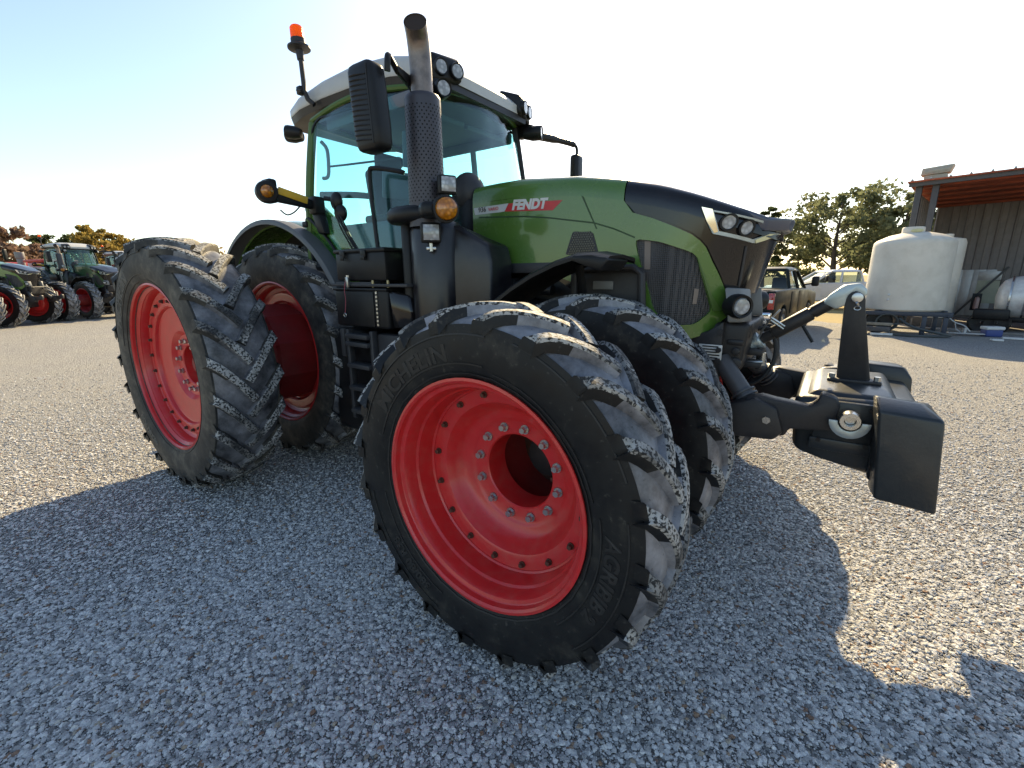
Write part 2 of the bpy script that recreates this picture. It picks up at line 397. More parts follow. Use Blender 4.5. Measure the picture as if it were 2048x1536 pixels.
def gravel_tree():
    nt = bpy.data.node_groups.new('gravel_scatter', 'GeometryNodeTree')
    nt.interface.new_socket('Geometry', in_out='INPUT', socket_type='NodeSocketGeometry'); nt.interface.new_socket('Geometry', in_out='OUTPUT', socket_type='NodeSocketGeometry')
    N, L = nt.nodes, nt.links
    gi, go = N.new('NodeGroupInput'), N.new('NodeGroupOutput')
    at = N.new('GeometryNodeInputNamedAttribute'); at.data_type = 'FLOAT'; at.inputs['Name'].default_value = 'dens'
    dist = N.new('GeometryNodeDistributePointsOnFaces'); L.new(gi.outputs[0], dist.inputs['Mesh']); L.new(at.outputs['Attribute'], dist.inputs['Density'])
    jn = N.new('GeometryNodeJoinGeometry')
    for k in range(9):
        ico = N.new('GeometryNodeMeshIcoSphere'); ico.inputs['Radius'].default_value = 1; ico.inputs['Subdivisions'].default_value = 2
        pos = N.new('GeometryNodeInputPosition'); nz = N.new('ShaderNodeTexNoise'); nz.noise_dimensions = '4D'
        nz.inputs['W'].default_value = k*7.3; nz.inputs['Scale'].default_value = .85; nz.inputs['Detail'].default_value = 1.5
        L.new(pos.outputs[0], nz.inputs['Vector'])
        sn = N.new('ShaderNodeVectorMath'); sn.operation = 'SUBTRACT'; L.new(nz.outputs['Color'], sn.inputs[0]); sn.inputs[1].default_value = (.5, .5, .5)
        scv = N.new('ShaderNodeVectorMath'); scv.operation = 'SCALE'; L.new(sn.outputs[0], scv.inputs[0]); scv.inputs['Scale'].default_value = 2.6
        st = N.new('GeometryNodeSetPosition'); L.new(ico.outputs['Mesh'], st.inputs['Geometry']); L.new(scv.outputs[0], st.inputs['Offset'])
        tf = N.new('GeometryNodeTransform'); L.new(st.outputs[0], tf.inputs[0]); tf.inputs['Scale'].default_value = (1.25-.05*k, .85+.05*(k % 4), .38+.06*(k % 3))
        ti = N.new('GeometryNodeGeometryToInstance'); L.new(tf.outputs[0], ti.inputs[0]); L.new(ti.outputs[0], jn.inputs[0])
    def rnd(kind, lo, hi, seed):
        r_ = N.new('FunctionNodeRandomValue'); r_.data_type = kind; r_.inputs['Seed'].default_value = seed
        i = {'FLOAT': (2, 3), 'FLOAT_VECTOR': (0, 1), 'INT': (4, 5)}[kind]
        r_.inputs[i[0]].default_value = lo; r_.inputs[i[1]].default_value = hi; return r_
    ins = N.new('GeometryNodeInstanceOnPoints'); ins.inputs['Pick Instance'].default_value = True
    L.new(dist.outputs['Points'], ins.inputs['Points']); L.new(jn.outputs[0], ins.inputs['Instance'])
    ri = rnd('INT', 0, 8, 3); L.new(ri.outputs[2], ins.inputs['Instance Index'])
    rr = rnd('FLOAT_VECTOR', (-.28, -.28, 0), (.28, .28, 6.283), 5); L.new(rr.outputs[0], ins.inputs['Rotation'])
    rs = rnd('FLOAT', 0, 1, 9); pw = N.new('ShaderNodeMath'); pw.operation = 'POWER'; L.new(rs.outputs[1], pw.inputs[0]); pw.inputs[1].default_value = 4.6
    ma = N.new('ShaderNodeMath'); ma.operation = 'MULTIPLY_ADD'; L.new(pw.outputs[0], ma.inputs[0]); ma.inputs[1].default_value = .0105; ma.inputs[2].default_value = .0026
    L.new(ma.outputs[0], ins.inputs['Scale'])
    sm = N.new('GeometryNodeSetMaterial'); sm.inputs['Material'].default_value = MATS['stone']; L.new(ins.outputs[0], sm.inputs[0])
    L.new(sm.outputs[0], go.inputs[0]); return nt
def gravel():
    st = .25; xs = np.arange(-9, 13, st); ys = np.arange(-5.5, 12.5, st)
    X, Y = np.meshgrid(xs, ys, indexing='ij'); nx, ny = X.shape
    dx, dy = X-CAM.x, Y-CAM.y; dist = np.hypot(dx, dy)+1e-6
    ang = np.arctan2(dx, dy)-YAW; ang = (ang+np.pi) % (2*np.pi)-np.pi
    vis = (np.abs(ang) < R(60)) | (dist < 2.0)
    dens = np.where(dist < 2.8, 23000, 23000*(2.8/np.maximum(dist, .1))**2.1)
    dens = np.where(vis & (dist < 13), dens*np.clip((13-dist)/6, 0, 1), 0)
    lo = RNG.random((16, 14)); gx = (X+9)/22*14; gy = (Y+5.5)/18*12; i0, j0 = gx.astype(int), gy.astype(int); fx, fy = gx-i0, gy-j0; fx = fx*fx*(3-2*fx); fy = fy*fy*(3-2*fy)
    vn = lo[i0, j0]*(1-fx)*(1-fy)+lo[i0+1, j0]*fx*(1-fy)+lo[i0, j0+1]*(1-fx)*fy+lo[i0+1, j0+1]*fx*fy
    dens = dens*(.45+.65*vn)      # thinner cover where the fines show through
    idx = np.arange(nx*ny).reshape(nx, ny)
    keep = np.maximum.reduce([dens[:-1, :-1], dens[1:, :-1], dens[1:, 1:], dens[:-1, 1:]]) > 0
    F = np.stack([idx[:-1, :-1], idx[1:, :-1], idx[1:, 1:], idx[:-1, 1:]], -1)[keep]
    me = bpy.data.meshes.new('gravel'); me.from_pydata(np.stack([X.ravel(), Y.ravel(), np.zeros(nx*ny)], -1).tolist(), [], F.tolist())
    a = me.attributes.new('dens', 'FLOAT', 'POINT'); a.data.foreach_set('value', dens.ravel().astype(np.float32))
    me.materials.append(MATS['stone']); o = bpy.data.objects.new('gravel', me); COL.objects.link(o); o.location = (0, 0, .004)
    md = o.modifiers.new('scatter', 'NODES'); md.node_group = gravel_tree()
    o['label'] = 'loose grey crushed stone covering the yard around the tractor'; o['category'] = 'gravel'; stuff(o)
gravel()
# ------------------------------------------------------------------ wheels
def tyre_geo(Rr, rim, w, nl, lh, dth, lugw):
    """lugged tyre, axis Y, centred on the hub; returns geo and material index per face"""
    Rc = Rr-lh; S = Rc-rim
    half = [(rim-.012, .72*w), (rim+.012, .84*w), (rim+.05*S+.01, .88*w), (rim+.22*S, .955*w), (rim+.48*S, w), (rim+.72*S, .985*w), (rim+.88*S, .94*w), (Rc-.036, .885*w), (Rc-.020, .82*w), (Rc-.008, .66*w), (Rc+.001, .5*w), (Rc+.008, .2*w), (Rc+.009, 0)]
    prof = [(r_, -y) for r_, y in half] + [(r_, y) for r_, y in reversed(half[:-1])]
    geo = lathe(prof, 96); m = len(prof); fm = []
    for i in range(96):
        for k in range(m-1):
            y = abs(prof[k][1]+prof[k+1][1])/2; fm.append(1 if y < .9*w and (prof[k][0]+prof[k+1][0])/2 > Rc-.03 else 0)
    def crown(y):
        a = abs(y)/w
        return Rc+.008-.030*(max(0, a-.2)/.64)**2 if a < .84 else Rc-.022-(a-.84)*.3
    V, F = [list(geo[0])], list(geo[1]); V = list(geo[0])
    for side in (-1, 1):
        for i in range(nl):
            t0 = 2*math.pi*(i+(.5 if side > 0 else 0))/nl
            jit = random.uniform(-.006, .006)
            path = []   # (y, theta, base radius, top radius, half width)
            path.append((1.0*w, t0-dth*.10, Rc-.155*S-.02, Rc-.155*S-.005, lugw*.95))
            path.append((.992*w, t0-dth*.07, Rc-.07*S, Rr-lh*1.15, lugw*.98))
            for k in range(8):
                f = k/7; yy = w*(.955*(1-f)+(-.07)*f)
                th = t0+dth*(f**1.15)
                path.append((yy, th, crown(yy)-.01, Rr-.034*(max(0, abs(yy)/w-.30)/.70)**2-(.004 if k in (0, 7) else 0)+jit*.3, lugw*(1-.12*math.sin(f*math.pi))))
            o = len(V); n = len(path)
            for j, (yy, th, rb, rtp, hw) in enumerate(path):
                a, b_ = path[max(j-1, 0)], path[min(j+1, n-1)]
                ty, tx = (b_[0]-a[0]), (b_[1]-a[1])*Rc
                if j < 2: ty, tx = -1, .25
                L = math.hypot(ty, tx) or 1; py, px = tx/L, -ty/L     # perpendicular (y, tangential)
                hh = rtp-rb
                for (off, rad) in ((-1.30, rb), (-1.0, rb+.70*hh), (-.78, rtp-.004), (.78, rtp-.004), (1.0, rb+.70*hh), (1.30, rb)):
                    y2 = yy+py*hw*off*(0.0 if j < 2 else 1); th2 = th+px*hw*off/Rc
                    V.append((rad*math.sin(th2), side*y2, rad*math.cos(th2)))
            def fc(q, mi): F.append(q if side > 0 else tuple(reversed(q))); fm.append(mi)
            for j in range(n-1):
                for k in range(5):
                    a = o+j*6+k; fc((a, a+1, a+7, a+6), 2 if (k in (1, 2, 3) and j >= 1) else (1 if j >= 5 else 0))
            fc(tuple(o+q for q in (0, 5, 4, 3, 2, 1)), 0); e = o+(n-1)*6; fc(tuple(e+q for q in range(6)), 0)
    return (V, F), fm
def side_y(r_, Rr, rim, w, lh):
    S = Rr-lh-rim; q = [(rim+.05*S+.01, .88), (rim+.22*S, .955), (rim+.48*S, 1), (rim+.72*S, .985), (rim+.88*S, .94)]
    return w*float(np.interp(r_, [a for a, b in q], [b for a, b in q]))
def arc_text(body, size, rm, phi0, Rr, rim, w, lh, bold=.0, space=1.0, stretch=1.0, shear=0):
    """lettering bent round the outer (-Y) sidewall, reading clockwise from angle phi0 (0 = top)"""
    geo = text_geo(body, size, shear, bold, .0, space); V = []
    vs = geo[0]; n = len(vs)
    def mp(x, y, l):
        r_ = rm+y; ph = phi0+x*stretch/rm
        return (r_*math.sin(ph), -(side_y(r_, Rr, rim, w, lh)+l), r_*math.cos(ph))
    bm = bmesh.new(); bv = [bm.verts.new(v) for v in vs]
    for q in geo[1]:
        try: bm.faces.new([bv[i] for i in q])
        except ValueError: pass
    bmesh.ops.triangulate(bm, faces=bm.faces); bm.verts.index_update()
    top = [v.co.copy() for v in bm.verts]; n = len(top)
    V = [mp(c.x, c.y, .0028) for c in top]+[mp(c.x, c.y, -.003) for c in top]; F = []
    for f in bm.faces:
        q = [v.index for v in f.verts]; F.append(tuple(q))
    for e in bm.edges:
        if len(e.link_faces) == 1: a, b_ = e.verts[0].index, e.verts[1].index; F.append((a, b_, b_+n, a+n))
    bm.free(); return V, F
def arc_line(rm, p0, p1, Rr, rim, w, lh, th=.006, n=24):
    V, F = [], []
    for i in range(n+1):
        ph = p0+(p1-p0)*i/n
        for rr, l in ((rm-th/2, -.003), (rm-th/2, .004), (rm+th/2, .004), (rm+th/2, -.003)):
            V.append((rr*math.sin(ph), -(side_y(rr, Rr, rim, w, lh)+l), rr*math.cos(ph)))
    for i in range(n):
        for k in range(3): a = i*4+k; F.append((a, a+1, a+5, a+4))
    return V, F
BOLT = None
def hexbolt(r_, h):
    return join(lathe([(1e-4, 0), (r_*1.35, 0), (r_*1.35, -h*.25), (1e-4, -h*.25)], 16), lathe([(1e-4, -h*.2), (r_, -h*.2), (r_, -h*.92), (r_*.86, -h), (1e-4, -h)], 6))
FT = dict(Rr=.809, rim=.500, w=.182, lh=.050); RT = dict(Rr=1.012, rim=.650, w=.240, lh=.052)
def front_rim(outer):
    d = [(.500, -.150), (.514, -.158), (.514, -.166), (.502, -.168), (.492, -.160), (.487, -.135), (.470, -.128), (.462, -.112), (.458, -.07), (.446, -.055), (.440, -.010), (.438, .028), (.430, .034), (.428, .040),
         (.405, .044), (.375, .046), (.362, .052), (.340, .085), (.322, .120), (.300, .138), (.275, .143), (.262, .150), (.250, .157), (.20, .160), (.188, .162), (.182, .168), (.180, .20), (.180, .30)]
    b = [(.438, .028), (.446, .08), (.458, .10), (.462, .125), (.487, .138), (.492, .16), (.502, .168), (.514, .166), (.514, .158), (.500, .150), (.47, .13), (.45, .06), (.45, -.05), (.47, -.12), (.500, -.150)]
    return join(lathe(d, 72), lathe(b, 72))
def rear_rim(outer):
    d = [(.650, -.180), (.667, -.188), (.667, -.206), (.654, -.210), (.645, -.198), (.640, -.165), (.622, -.150), (.612, -.130), (.606, -.09), (.590, -.075), (.575, -.070), (.562, -.085), (.556, -.098), (.50, -.102), (.487, -.100), (.478, -.092), (.470, -.070),
         (.455, -.064), (.32, -.052), (.285, -.045), (.265, -.026), (.252, -.012), (.205, -.008), (.165, -.006), (.158, 0), (.155, .05), (.155, .2)]
    b = [(.590, -.075), (.59, .06), (.606, .09), (.622, .15), (.640, .165), (.645, .198), (.654, .210), (.667, .206), (.667, .188), (.650, .180), (.62, .15), (.602, .05), (.602, -.05), (.62, -.15), (.650, -.180)]
    return join(lathe(d, 84), lathe(b, 84))
WH = {}
def wheel(root, kind, loc, side, outer=True, turn=0):
    """wheel = rim mesh; children: tyre, bolts, lettering. side -1 = the side facing -Y"""
    P = FT if kind == 'f' else RT
    key = kind
    if key not in WH:
        gt, fm = tyre_geo(P['Rr'], P['rim'], P['w'], 20 if kind == 'f' else 23, P['lh'], .33 if kind == 'f' else .30, .027 if kind == 'f' else .030)
        rimo = obj('wheel', front_rim(1) if kind == 'f' else rear_rim(1), red, root, 28)
        ty = obj('tyre', gt, [TYRE[0], MATS['pale_tread'], TYRE[2]] if kind == 'f' else [MATS['dusty_sidewall']]+TYRE[1:], rimo, 40, fm)
        b1 = obj('hub_bolt', hexbolt(.0165, .034), steel, rimo, 30); b2 = obj('rim_bolt', hexbolt(.0115, .022), boltbrown, rimo, 30)
        WH[key] = (rimo, ty, b1, b2); first = True
    else: first = False
    rimo, ty, b1, b2 = WH[key]
    if first: w_ = rimo; w_.location = loc
    else:
        w_ = share('wheel', rimo, root, loc); share('tyre', ty, w_, rot=(0, turn, 0))
    if first: ty.rotation_euler = (0, turn, 0)
    if side > 0: w_.rotation_euler = (0, 0, math.pi)
    # a wheel turned half round keeps its lug direction by turning the tyre back about the axle's vertical
    if side > 0:
        for c in w_.children:
            if c.name.startswith('tyre'): c.rotation_euler = (0, turn, math.pi)
    hb = (12, .224, .160) if kind == 'f' else (12, .205, -.008); rb = (16, .403, .044) if kind == 'f' else (24, .528, -.101)
    if outer:
        for (nb, rr, yy), src, nm in ((hb, b1, 'hub_bolt'), (rb, b2, 'rim_bolt')):
            for i in range(nb):
                a = 2*math.pi*(i+.35)/nb
                if first and i == 0: o = src; o.location = (rr*math.sin(a), yy-.001, rr*math.cos(a))
                else: share(nm, src, w_, (rr*math.sin(a), yy-.001, rr*math.cos(a)))
        obj('hub', join(lathe([(1e-4, .52), (.10, .52), (.12, .54), (.236, .56)], 32), lathe([(1e-4, .46), (.05, .46), (.055, .52)], 24), box((.11, .40, -.10), (.10, .10, .03), .01)) if kind == 'f' else
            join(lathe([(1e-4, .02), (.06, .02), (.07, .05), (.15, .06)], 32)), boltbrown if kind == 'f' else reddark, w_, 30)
    return w_
def lettering_front(w_):
    kw = FT
    for body, size, rm, ph, st in (('MICHELIN', .098, .586, -1.05, 1.16), ('AGRIBIB 2', .082, .592, 1.50, 1.0), ('380/80 R38', .062, .592, 3.62, 1.0)):
        obj('sidewall_lettering', arc_text(body, size, rm, ph, bold=.0025, stretch=st, shear=.18 if 'AGRI' in body else 0, **kw), lettering, w_, 0, recalc=False)
    for rm, a, b_ in ((.574, -1.25, .12), (.690, -1.25, .12), (.676, 1.40, 2.35), (.574, 1.40, 2.35), (.556, .2, 1.3), (.70, .3, 1.2), (.574, 3.5, 4.5), (.665, 3.5, 4.5), (.535, 0, 6.28)):
        obj('sidewall_rib', arc_line(rm, a, b_, n=30, **kw), lettering, w_, 30)
def lettering_rear(w_):
    kw = RT
    for body, size, rm, ph, st in (('MICHELIN', .115, .755, -1.20, 1.12), ('480/80 R50', .075, .760, 3.60, 1.0)):
        obj('sidewall_lettering', arc_text(body, size, rm, ph, bold=.003, stretch=st, **kw), lettering_pale, w_, 0, recalc=False)
    for rm, a, b_ in ((.735, -1.4, .0), (.89, -1.4, .0), (.69, 0, 6.28)):
        obj('sidewall_rib', arc_line(rm, a, b_, n=40, **kw), lettering, w_, 30)

# ------------------------------------------------------------------ the big tractor
T = thing('tractor', 'large green farm tractor with red dual wheels and black exhaust stack on gravel', 'tractor')
WBX = 3.165
wfo = wheel(T, 'f', (WBX, -1.615, .809), -1, True, .10); lettering_front(wfo)
wheel(T, 'f', (WBX, -.745, .809), -1, False, .31)
wheel(T, 'f', (WBX, .745, .809), 1, False, .2); wheel(T, 'f', (WBX, 1.615, .809), 1, True, .45)
wro = wheel(T, 'r', (0, -1.612, 1.012), -1, True, .05); lettering_rear(wro)
wheel(T, 'r', (0, -.69, 1.012), -1, False, .17)
wheel(T, 'r', (0, .69, 1.012), 1, False, .3); wheel(T, 'r', (0, 1.612, 1.012), 1, True, .1)
# dual spacers: red drums between the paired wheels
def drum(x, z, y0, y1, r_, n=12):
    s = 1 if y1 > y0 else -1; ym = (y0+y1)/2
    return xf(lathe([(r_*.9, y0), (r_, y0+.02*s), (r_, ym-.04*s), (r_*.94, ym-.02*s), (r_*.94, ym+.02*s), (r_, ym+.04*s), (r_, y1-.02*s), (r_*.95, y1), (r_*.93, y1-.02*s), (r_*.9, y0)], n), (x, 0, z))
for s in (-1, 1):
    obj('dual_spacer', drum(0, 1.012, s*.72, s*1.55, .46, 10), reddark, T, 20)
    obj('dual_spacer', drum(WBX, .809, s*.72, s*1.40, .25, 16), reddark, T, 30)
# axles and driveline
obj('rear_axle', join(cyl((0, -.95, 1.012), (0, .95, 1.012), .17, 24, .01), box((0, 0, 1.05), (.75, .62, .8), .05, 3), box((.55, 0, 1.0), (.8, .5, .62), .05, 3)), charcoal, T)
obj('front_axle', join(cyl((WBX, -1.2, .80), (WBX, 1.2, .80), .11, 20, .01), box((WBX, 0, .80), (.42, 1.1, .30), .05, 3), box((WBX-.1, -.48, .82), (.3, .22, .36), .05, 3), box((WBX-.1, .48, .82), (.3, .22, .36), .05, 3)), charcoal, T)
obj('chassis', join(box((2.1, 0, 1.08), (2.7, .46, .44), .05, 3), box((3.2, 0, 1.25), (1.15, .58, .34), .05, 3)), charcoal, T)
obj('engine', join(box((2.75, 0, 1.55), (1.3, .66, .62), .06, 3), cyl((2.5, -.36, 1.5), (3.1, -.36, 1.42), .07), box((2.35, -.42, 1.55), (.22, .14, .3), .03), cyl((2.2, -.45, 1.66), (2.75, -.44, 1.62), .035), cyl((3.0, -.46, 1.62), (3.0, -.46, 1.3), .05)), black, T)

# ---- hood
def hxn(z): return 3.98-.27*(1.94-z)
def hp(s, z, l=0):
    if s < 1.3: return Vector((2.1+s, -.45-l, z))
    t = (s-1.3)/.85*math.pi/2; a = hxn(z)-3.4
    nx, ny = math.sin(t)/a, -math.cos(t)/.45; k = math.hypot(nx, ny)
    return Vector((3.4+a*math.sin(t)+l*nx/k, -.45*math.cos(t)+l*ny/k, z))
HZ = ([2.10, 2.45, 2.92, 3.21, 3.43, 3.62, 3.80, 3.95, 4.05], [2.322, 2.336, 2.298, 2.246, 2.192, 2.134, 2.072, 2.020, 1.985])
def zs(x): return float(np.interp(x, *HZ))
CUTS = [1.3+.85*k/14 for k in range(0, 15)]
def hood_core():
    rings = []
    S = [0, .3, .6, .9, 1.1]+CUTS
    full = [hp(s, 2.0) for s in S]
    rows = []
    def zb(s): return float(np.interp(s, [0, .55, .8, 1.0, 1.5, 2.15], [1.80, 1.76, 1.66, 1.45, 1.36, 1.42]))
    for s in S:
        x = hp(s, 2.0).x; top = zs(x)
        col = [hp(s, zb(s)+(top-.10-zb(s))*k/8, -.012) for k in range(9)]
        rows.append(col)
    rows = rows+[[Vector((p.x, -p.y, p.z)) for p in c] for c in reversed(rows[:-1])]
    V = [tuple(p) for c in rows for p in c]; n = 9
    F = [(i*n+k, (i+1)*n+k, (i+1)*n+k+1, i*n+k+1) for i in range(len(rows)-1) for k in range(n-1)]
    return V, F
obj('hood_core', hood_core(), blackgloss, T, 40)
def hood_deck(s0, s1, l):
    """rounded shoulder and top of the hood between two stations, both sides"""
    S = sorted(set([s0, s1]+[s for s in ([.2, .4, .6, .8, 1.0]+CUTS) if s0 < s < s1])); rows = []
    for s in S:
        b0 = hp(s, 2.0); col = []
        for k, dz in ((1, -.115), (.998, -.085), (.985, -.055), (.955, -.026), (.90, -.006), (.80, .004), (.5, .02), (0, .03)):
            bx = b0.x if b0.x < 3.4 else 3.4+(b0.x-3.4)*(.35+.65*k)
            p = Vector((bx, b0.y*k, 0)); zt = zs(b0.x)*(.15+.85*k)+zs(bx)*(.85-.85*k)
            q = hp(s, zt+dz, l)
            p = Vector((bx+(q.x-hp(s, zt+dz, 0).x)*k, b0.y*k+(-l if abs(b0.y) > .01 else 0)*k*(abs(b0.y)/.45), zt+dz+l*(1-k)+l*.6*(k < .99)))
            col.append(p)
        rows.append(col)
    if s1 >= 2.149: rows = rows+[[Vector((p.x, -p.y, p.z)) for p in c] for c in reversed(rows[:-1])]
    n = 8; V = [tuple(p) for c in rows for p in c]
    F = [(i*n+k, (i+1)*n+k, (i+1)*n+k+1, i*n+k+1) for i in range(len(rows)-1) for k in range(n-1)]
    if s1 < 2.149:
        o = len(V); V += [(x, -y, z) for x, y, z in V]; F += [tuple(i+o for i in reversed(q)) for q in F]
    # closed ends
    return V, F
obj('hood_top', hood_deck(0, 1.125, .012), green, T, 50)
obj('nose_top', hood_deck(1.131, 2.15, .010), blackgloss, T, 50)
G_OUT = [(0, 1.81), (0, 2.226), (.437, 2.222), (.854, 2.203), (1.122, 2.14), (1.149, 2.10), (1.181, 2.060), (1.3, 2.021), (1.41, 1.969), (1.496, 1.926), (1.545, 1.891), (1.58, 1.857), (1.631, 1.783), (1.691, 1.711), (1.755, 1.634), (1.872, 1.512), (1.866, 1.494),
         (1.712, 1.379), (1.446, 1.314), (1.164, 1.40), (.95, 1.52), (.85, 1.66), (.576, 1.74)]
def green_top(s): return zs(hp(s, 2).x)-.112
G_OUT[1] = (0, green_top(0)); G_OUT[2] = (.437, green_top(.437)); G_OUT[3] = (.854, green_top(.854)); G_OUT[4] = (1.124, green_top(1.124))
G_HOLE = rounded([(1.202, 1.916), (1.337, 1.896), (1.453, 1.854), (1.513, 1.832), (1.544, 1.808), (1.581, 1.725), (1.645, 1.616), (1.714, 1.512), (1.616, 1.436), (1.46, 1.431), (1.338, 1.518), (1.272, 1.699), (1.226, 1.821)], .03, 2)
B_OUT = [(1.132, 2.12), (1.157, 2.098), (1.187, 2.066), (1.3, 2.028), (1.412, 1.977), (1.50, 1.933), (1.55, 1.897), (1.587, 1.861), (1.639, 1.787), (1.699, 1.714), (1.765, 1.634), (1.95, 1.615), (2.149, 1.60)]
def btop(s): return zs(hp(s, 2).x)-.112
B_OUT = B_OUT+[(s, btop(s)) for s in (2.149, 2.05, 1.95, 1.85, 1.75, 1.65, 1.55, 1.45, 1.35, 1.25, 1.14)]
for mir in (0, 1):
    f_ = (lambda q: mirror(q)) if mir else (lambda q: q)
    obj('hood_side_panel', f_(patch(G_OUT, hp, -.012, .012, [G_HOLE], CUTS)), green, T, 30)
    obj('nose_panel', f_(patch(B_OUT, hp, -.012, .009, (), CUTS)), blackgloss, T, 30)
    obj('grille_facet', f_(patch([(1.513, 1.832), (1.544, 1.808), (1.678, 1.600), (1.775, 1.514), (1.716, 1.512), (1.650, 1.612), (1.588, 1.722), (1.550, 1.80)], hp, .010, .020, (), CUTS)), greenlite, T, 20)
    # recessed grille: vertical ribs
    obj('side_grille', f_(patch(rounded([(1.19, 1.93), (1.53, 1.85), (1.73, 1.50), (1.62, 1.42), (1.45, 1.42), (1.32, 1.50)], .02), hp, -.02, -.004, (), CUTS)), meshmat, T, 30)
    obj('headlight_surround', f_(patch(rounded([(1.519, 2.060), (1.564, 2.046), (2.07, 1.948), (2.05, 1.915), (1.94, 1.912), (1.84, 1.876), (1.613, 1.922), (1.597, 1.925), (1.554, 1.99)], .006, 2), hp, .002, .022,
        [[(1.578, 2.036), (2.02, 1.944), (1.925, 1.924), (1.828, 1.896), (1.624, 1.938)]], CUTS)), chrome if 0 else palesteel, T, 30)
    obj('headlight_blade', f_(patch([(1.519, 2.062), (1.569, 2.049), (1.619, 1.935), (1.602, 1.929), (1.554, 1.99)], hp, .01, .026, (), CUTS)), chrome, T, 30)
    obj('daytime_light', f_(patch([(1.842, 1.894), (1.937, 1.926), (2.06, 1.930), (2.06, 1.905), (1.958, 1.903), (1.855, 1.876)], hp, .012, .027, (), CUTS)), M('light_strip', (.75, .68, .40), .3), T, 30)
    for s_, z_ in ((1.663, 1.982), (1.768, 1.953)):
        ring = lambda r_: [(s_+r_*math.cos(2*math.pi*k/20)*1.05, z_+r_*math.sin(2*math.pi*k/20)) for k in range(20)]
        hl = obj('headlight', f_(patch(ring(.034), hp, .004, .020)), ledlens, T, 40)
        obj('bezel', f_(patch(ring(.044), hp, .004, .026, [ring(.034)])), black, hl, 30)
    # nose window frame lines
    obj('nose_trim', f_(patch([(1.80, 1.86), (1.812, 1.862), (1.86, 1.65), (1.845, 1.65)], hp, .006, .016, (), CUTS)), darkgrey, T)
    # hexagon vent
    vp = [(.803, 1.980), (.939, 1.967), (.984, 1.834), (.754, 1.841)]
    vt = obj('engine_vent', f_(patch(rounded(vp, .015), hp, .010, .015)), darkgrey, T)
    hx = []
    for r_ in range(10):
        z_ = 1.848+r_*.0135
        for c in range(16):
            s_ = .762+c*.0165+(r_ % 2)*.00825
            lo, hi = np.interp(z_, [1.834, 1.98], [.766, .812]), np.interp(z_, [1.834, 1.97], [.972, .930])
            if lo < s_ < hi: hx.append(patch([(s_+.0066*math.cos(R(60*k)), z_+.0058*math.sin(R(60*k))) for k in range(6)], hp, .0155, .0175))
    stuff(obj('vent_cell', f_(join(*hx)), blackgloss, vt, 0))
    # creases and seams: dark green strips, groove shade put into the colour
    cr = [(.054, 2.118), (.437, 2.096), (.629, 2.073), (.944, 2.021), (1.074, 1.979), (1.202, 1.924)]
    obj('crease_shade_line', f_(patch([(a, b_+.004) for a, b_ in cr]+[(a, b_-.005) for a, b_ in reversed(cr)], hp, .0115, .0135)), M('groove_shade_green', (.016, .055, .012), .5), T)
    obj('panel_seam', f_(patch([(.855, green_top(.855)), (.868, green_top(.868)), (.966, 1.985), (.958, 1.985)], hp, .0115, .0132)), MATS['groove_shade_green'], T)
    # decals
    obj('decal', f_(patch([(.010, 2.182), (.311, 2.188), (.278, 2.138), (.020, 2.136)], hp, .0115, .0130)), decalgrey, T)
    obj('decal', f_(patch([(.313, 2.187), (.725, 2.170), (.655, 2.116), (.280, 2.138)], hp, .0115, .0130)), stickerred, T)
def side_text(body, size, x, z, mat, shear=0, bold=0, slope=0, sx=1, y=-.4645):
    gq = text_geo(body, size, shear, bold, .0006)
    V = [(x+a*sx, y-c, z+b_+a*sx*slope) for a, b_, c in gq[0]]
    return obj('lettering', (V, gq[1]), mat, T, 0, recalc=False)
side_text('FENDT', .083, 2.1+.340, 2.146, stickerw, .25, .0045, -.045, 1.03)
side_text('936', .046, 2.1+.052, 2.150, black, .0, .0004, .02); side_text('VARIO', .030, 2.1+.140, 2.152, stickerred, 0, .0003, .02, 1)
obj('warning_sticker', patch([(.227, 1.897), (.264, 1.896), (.260, 1.806), (.222, 1.807)], hp, .0115, .0130), yellow, T)
for a in ((1.256, 1.902, 1.291, 1.745), (1.57, 1.638, 1.598, 1.552)):
    obj('grille_sticker', patch([(a[0], a[1]), (a[2], a[1]-.004), (a[2]+.006, a[3]), (a[0]+.008, a[3])], hp, -.004, -.002), M('sticker_faded', (.22, .17, .14), .5), T)
# visor over the nose
vis = [(3.80, -.30), (3.95, -.24), (4.045, -.10), (4.055, 0), (4.045, .10), (3.95, .24), (3.80, .30)]
def visor_geo():
    top = [(x, y, zs(x)+.045-(.05 if abs(y) > .2 else 0)-(x-3.8)*.10) for x, y in vis]; bot = [(x-.015, y*.96, z-.065) for x, y, z in top]
    n = len(top); V = top+bot; F = [tuple(range(n)), tuple(range(2*n-1, n-1, -1))]+[(i, i+1, n+i+1, n+i) for i in range(n-1)]+[(n-1, 0, n, 2*n-1)]
    return bevel((V, F), .012, 2, 25)
obj('visor', visor_geo(), M('visor_blue_grey', (.055, .065, .10), .35, coat=.3), T, 40)
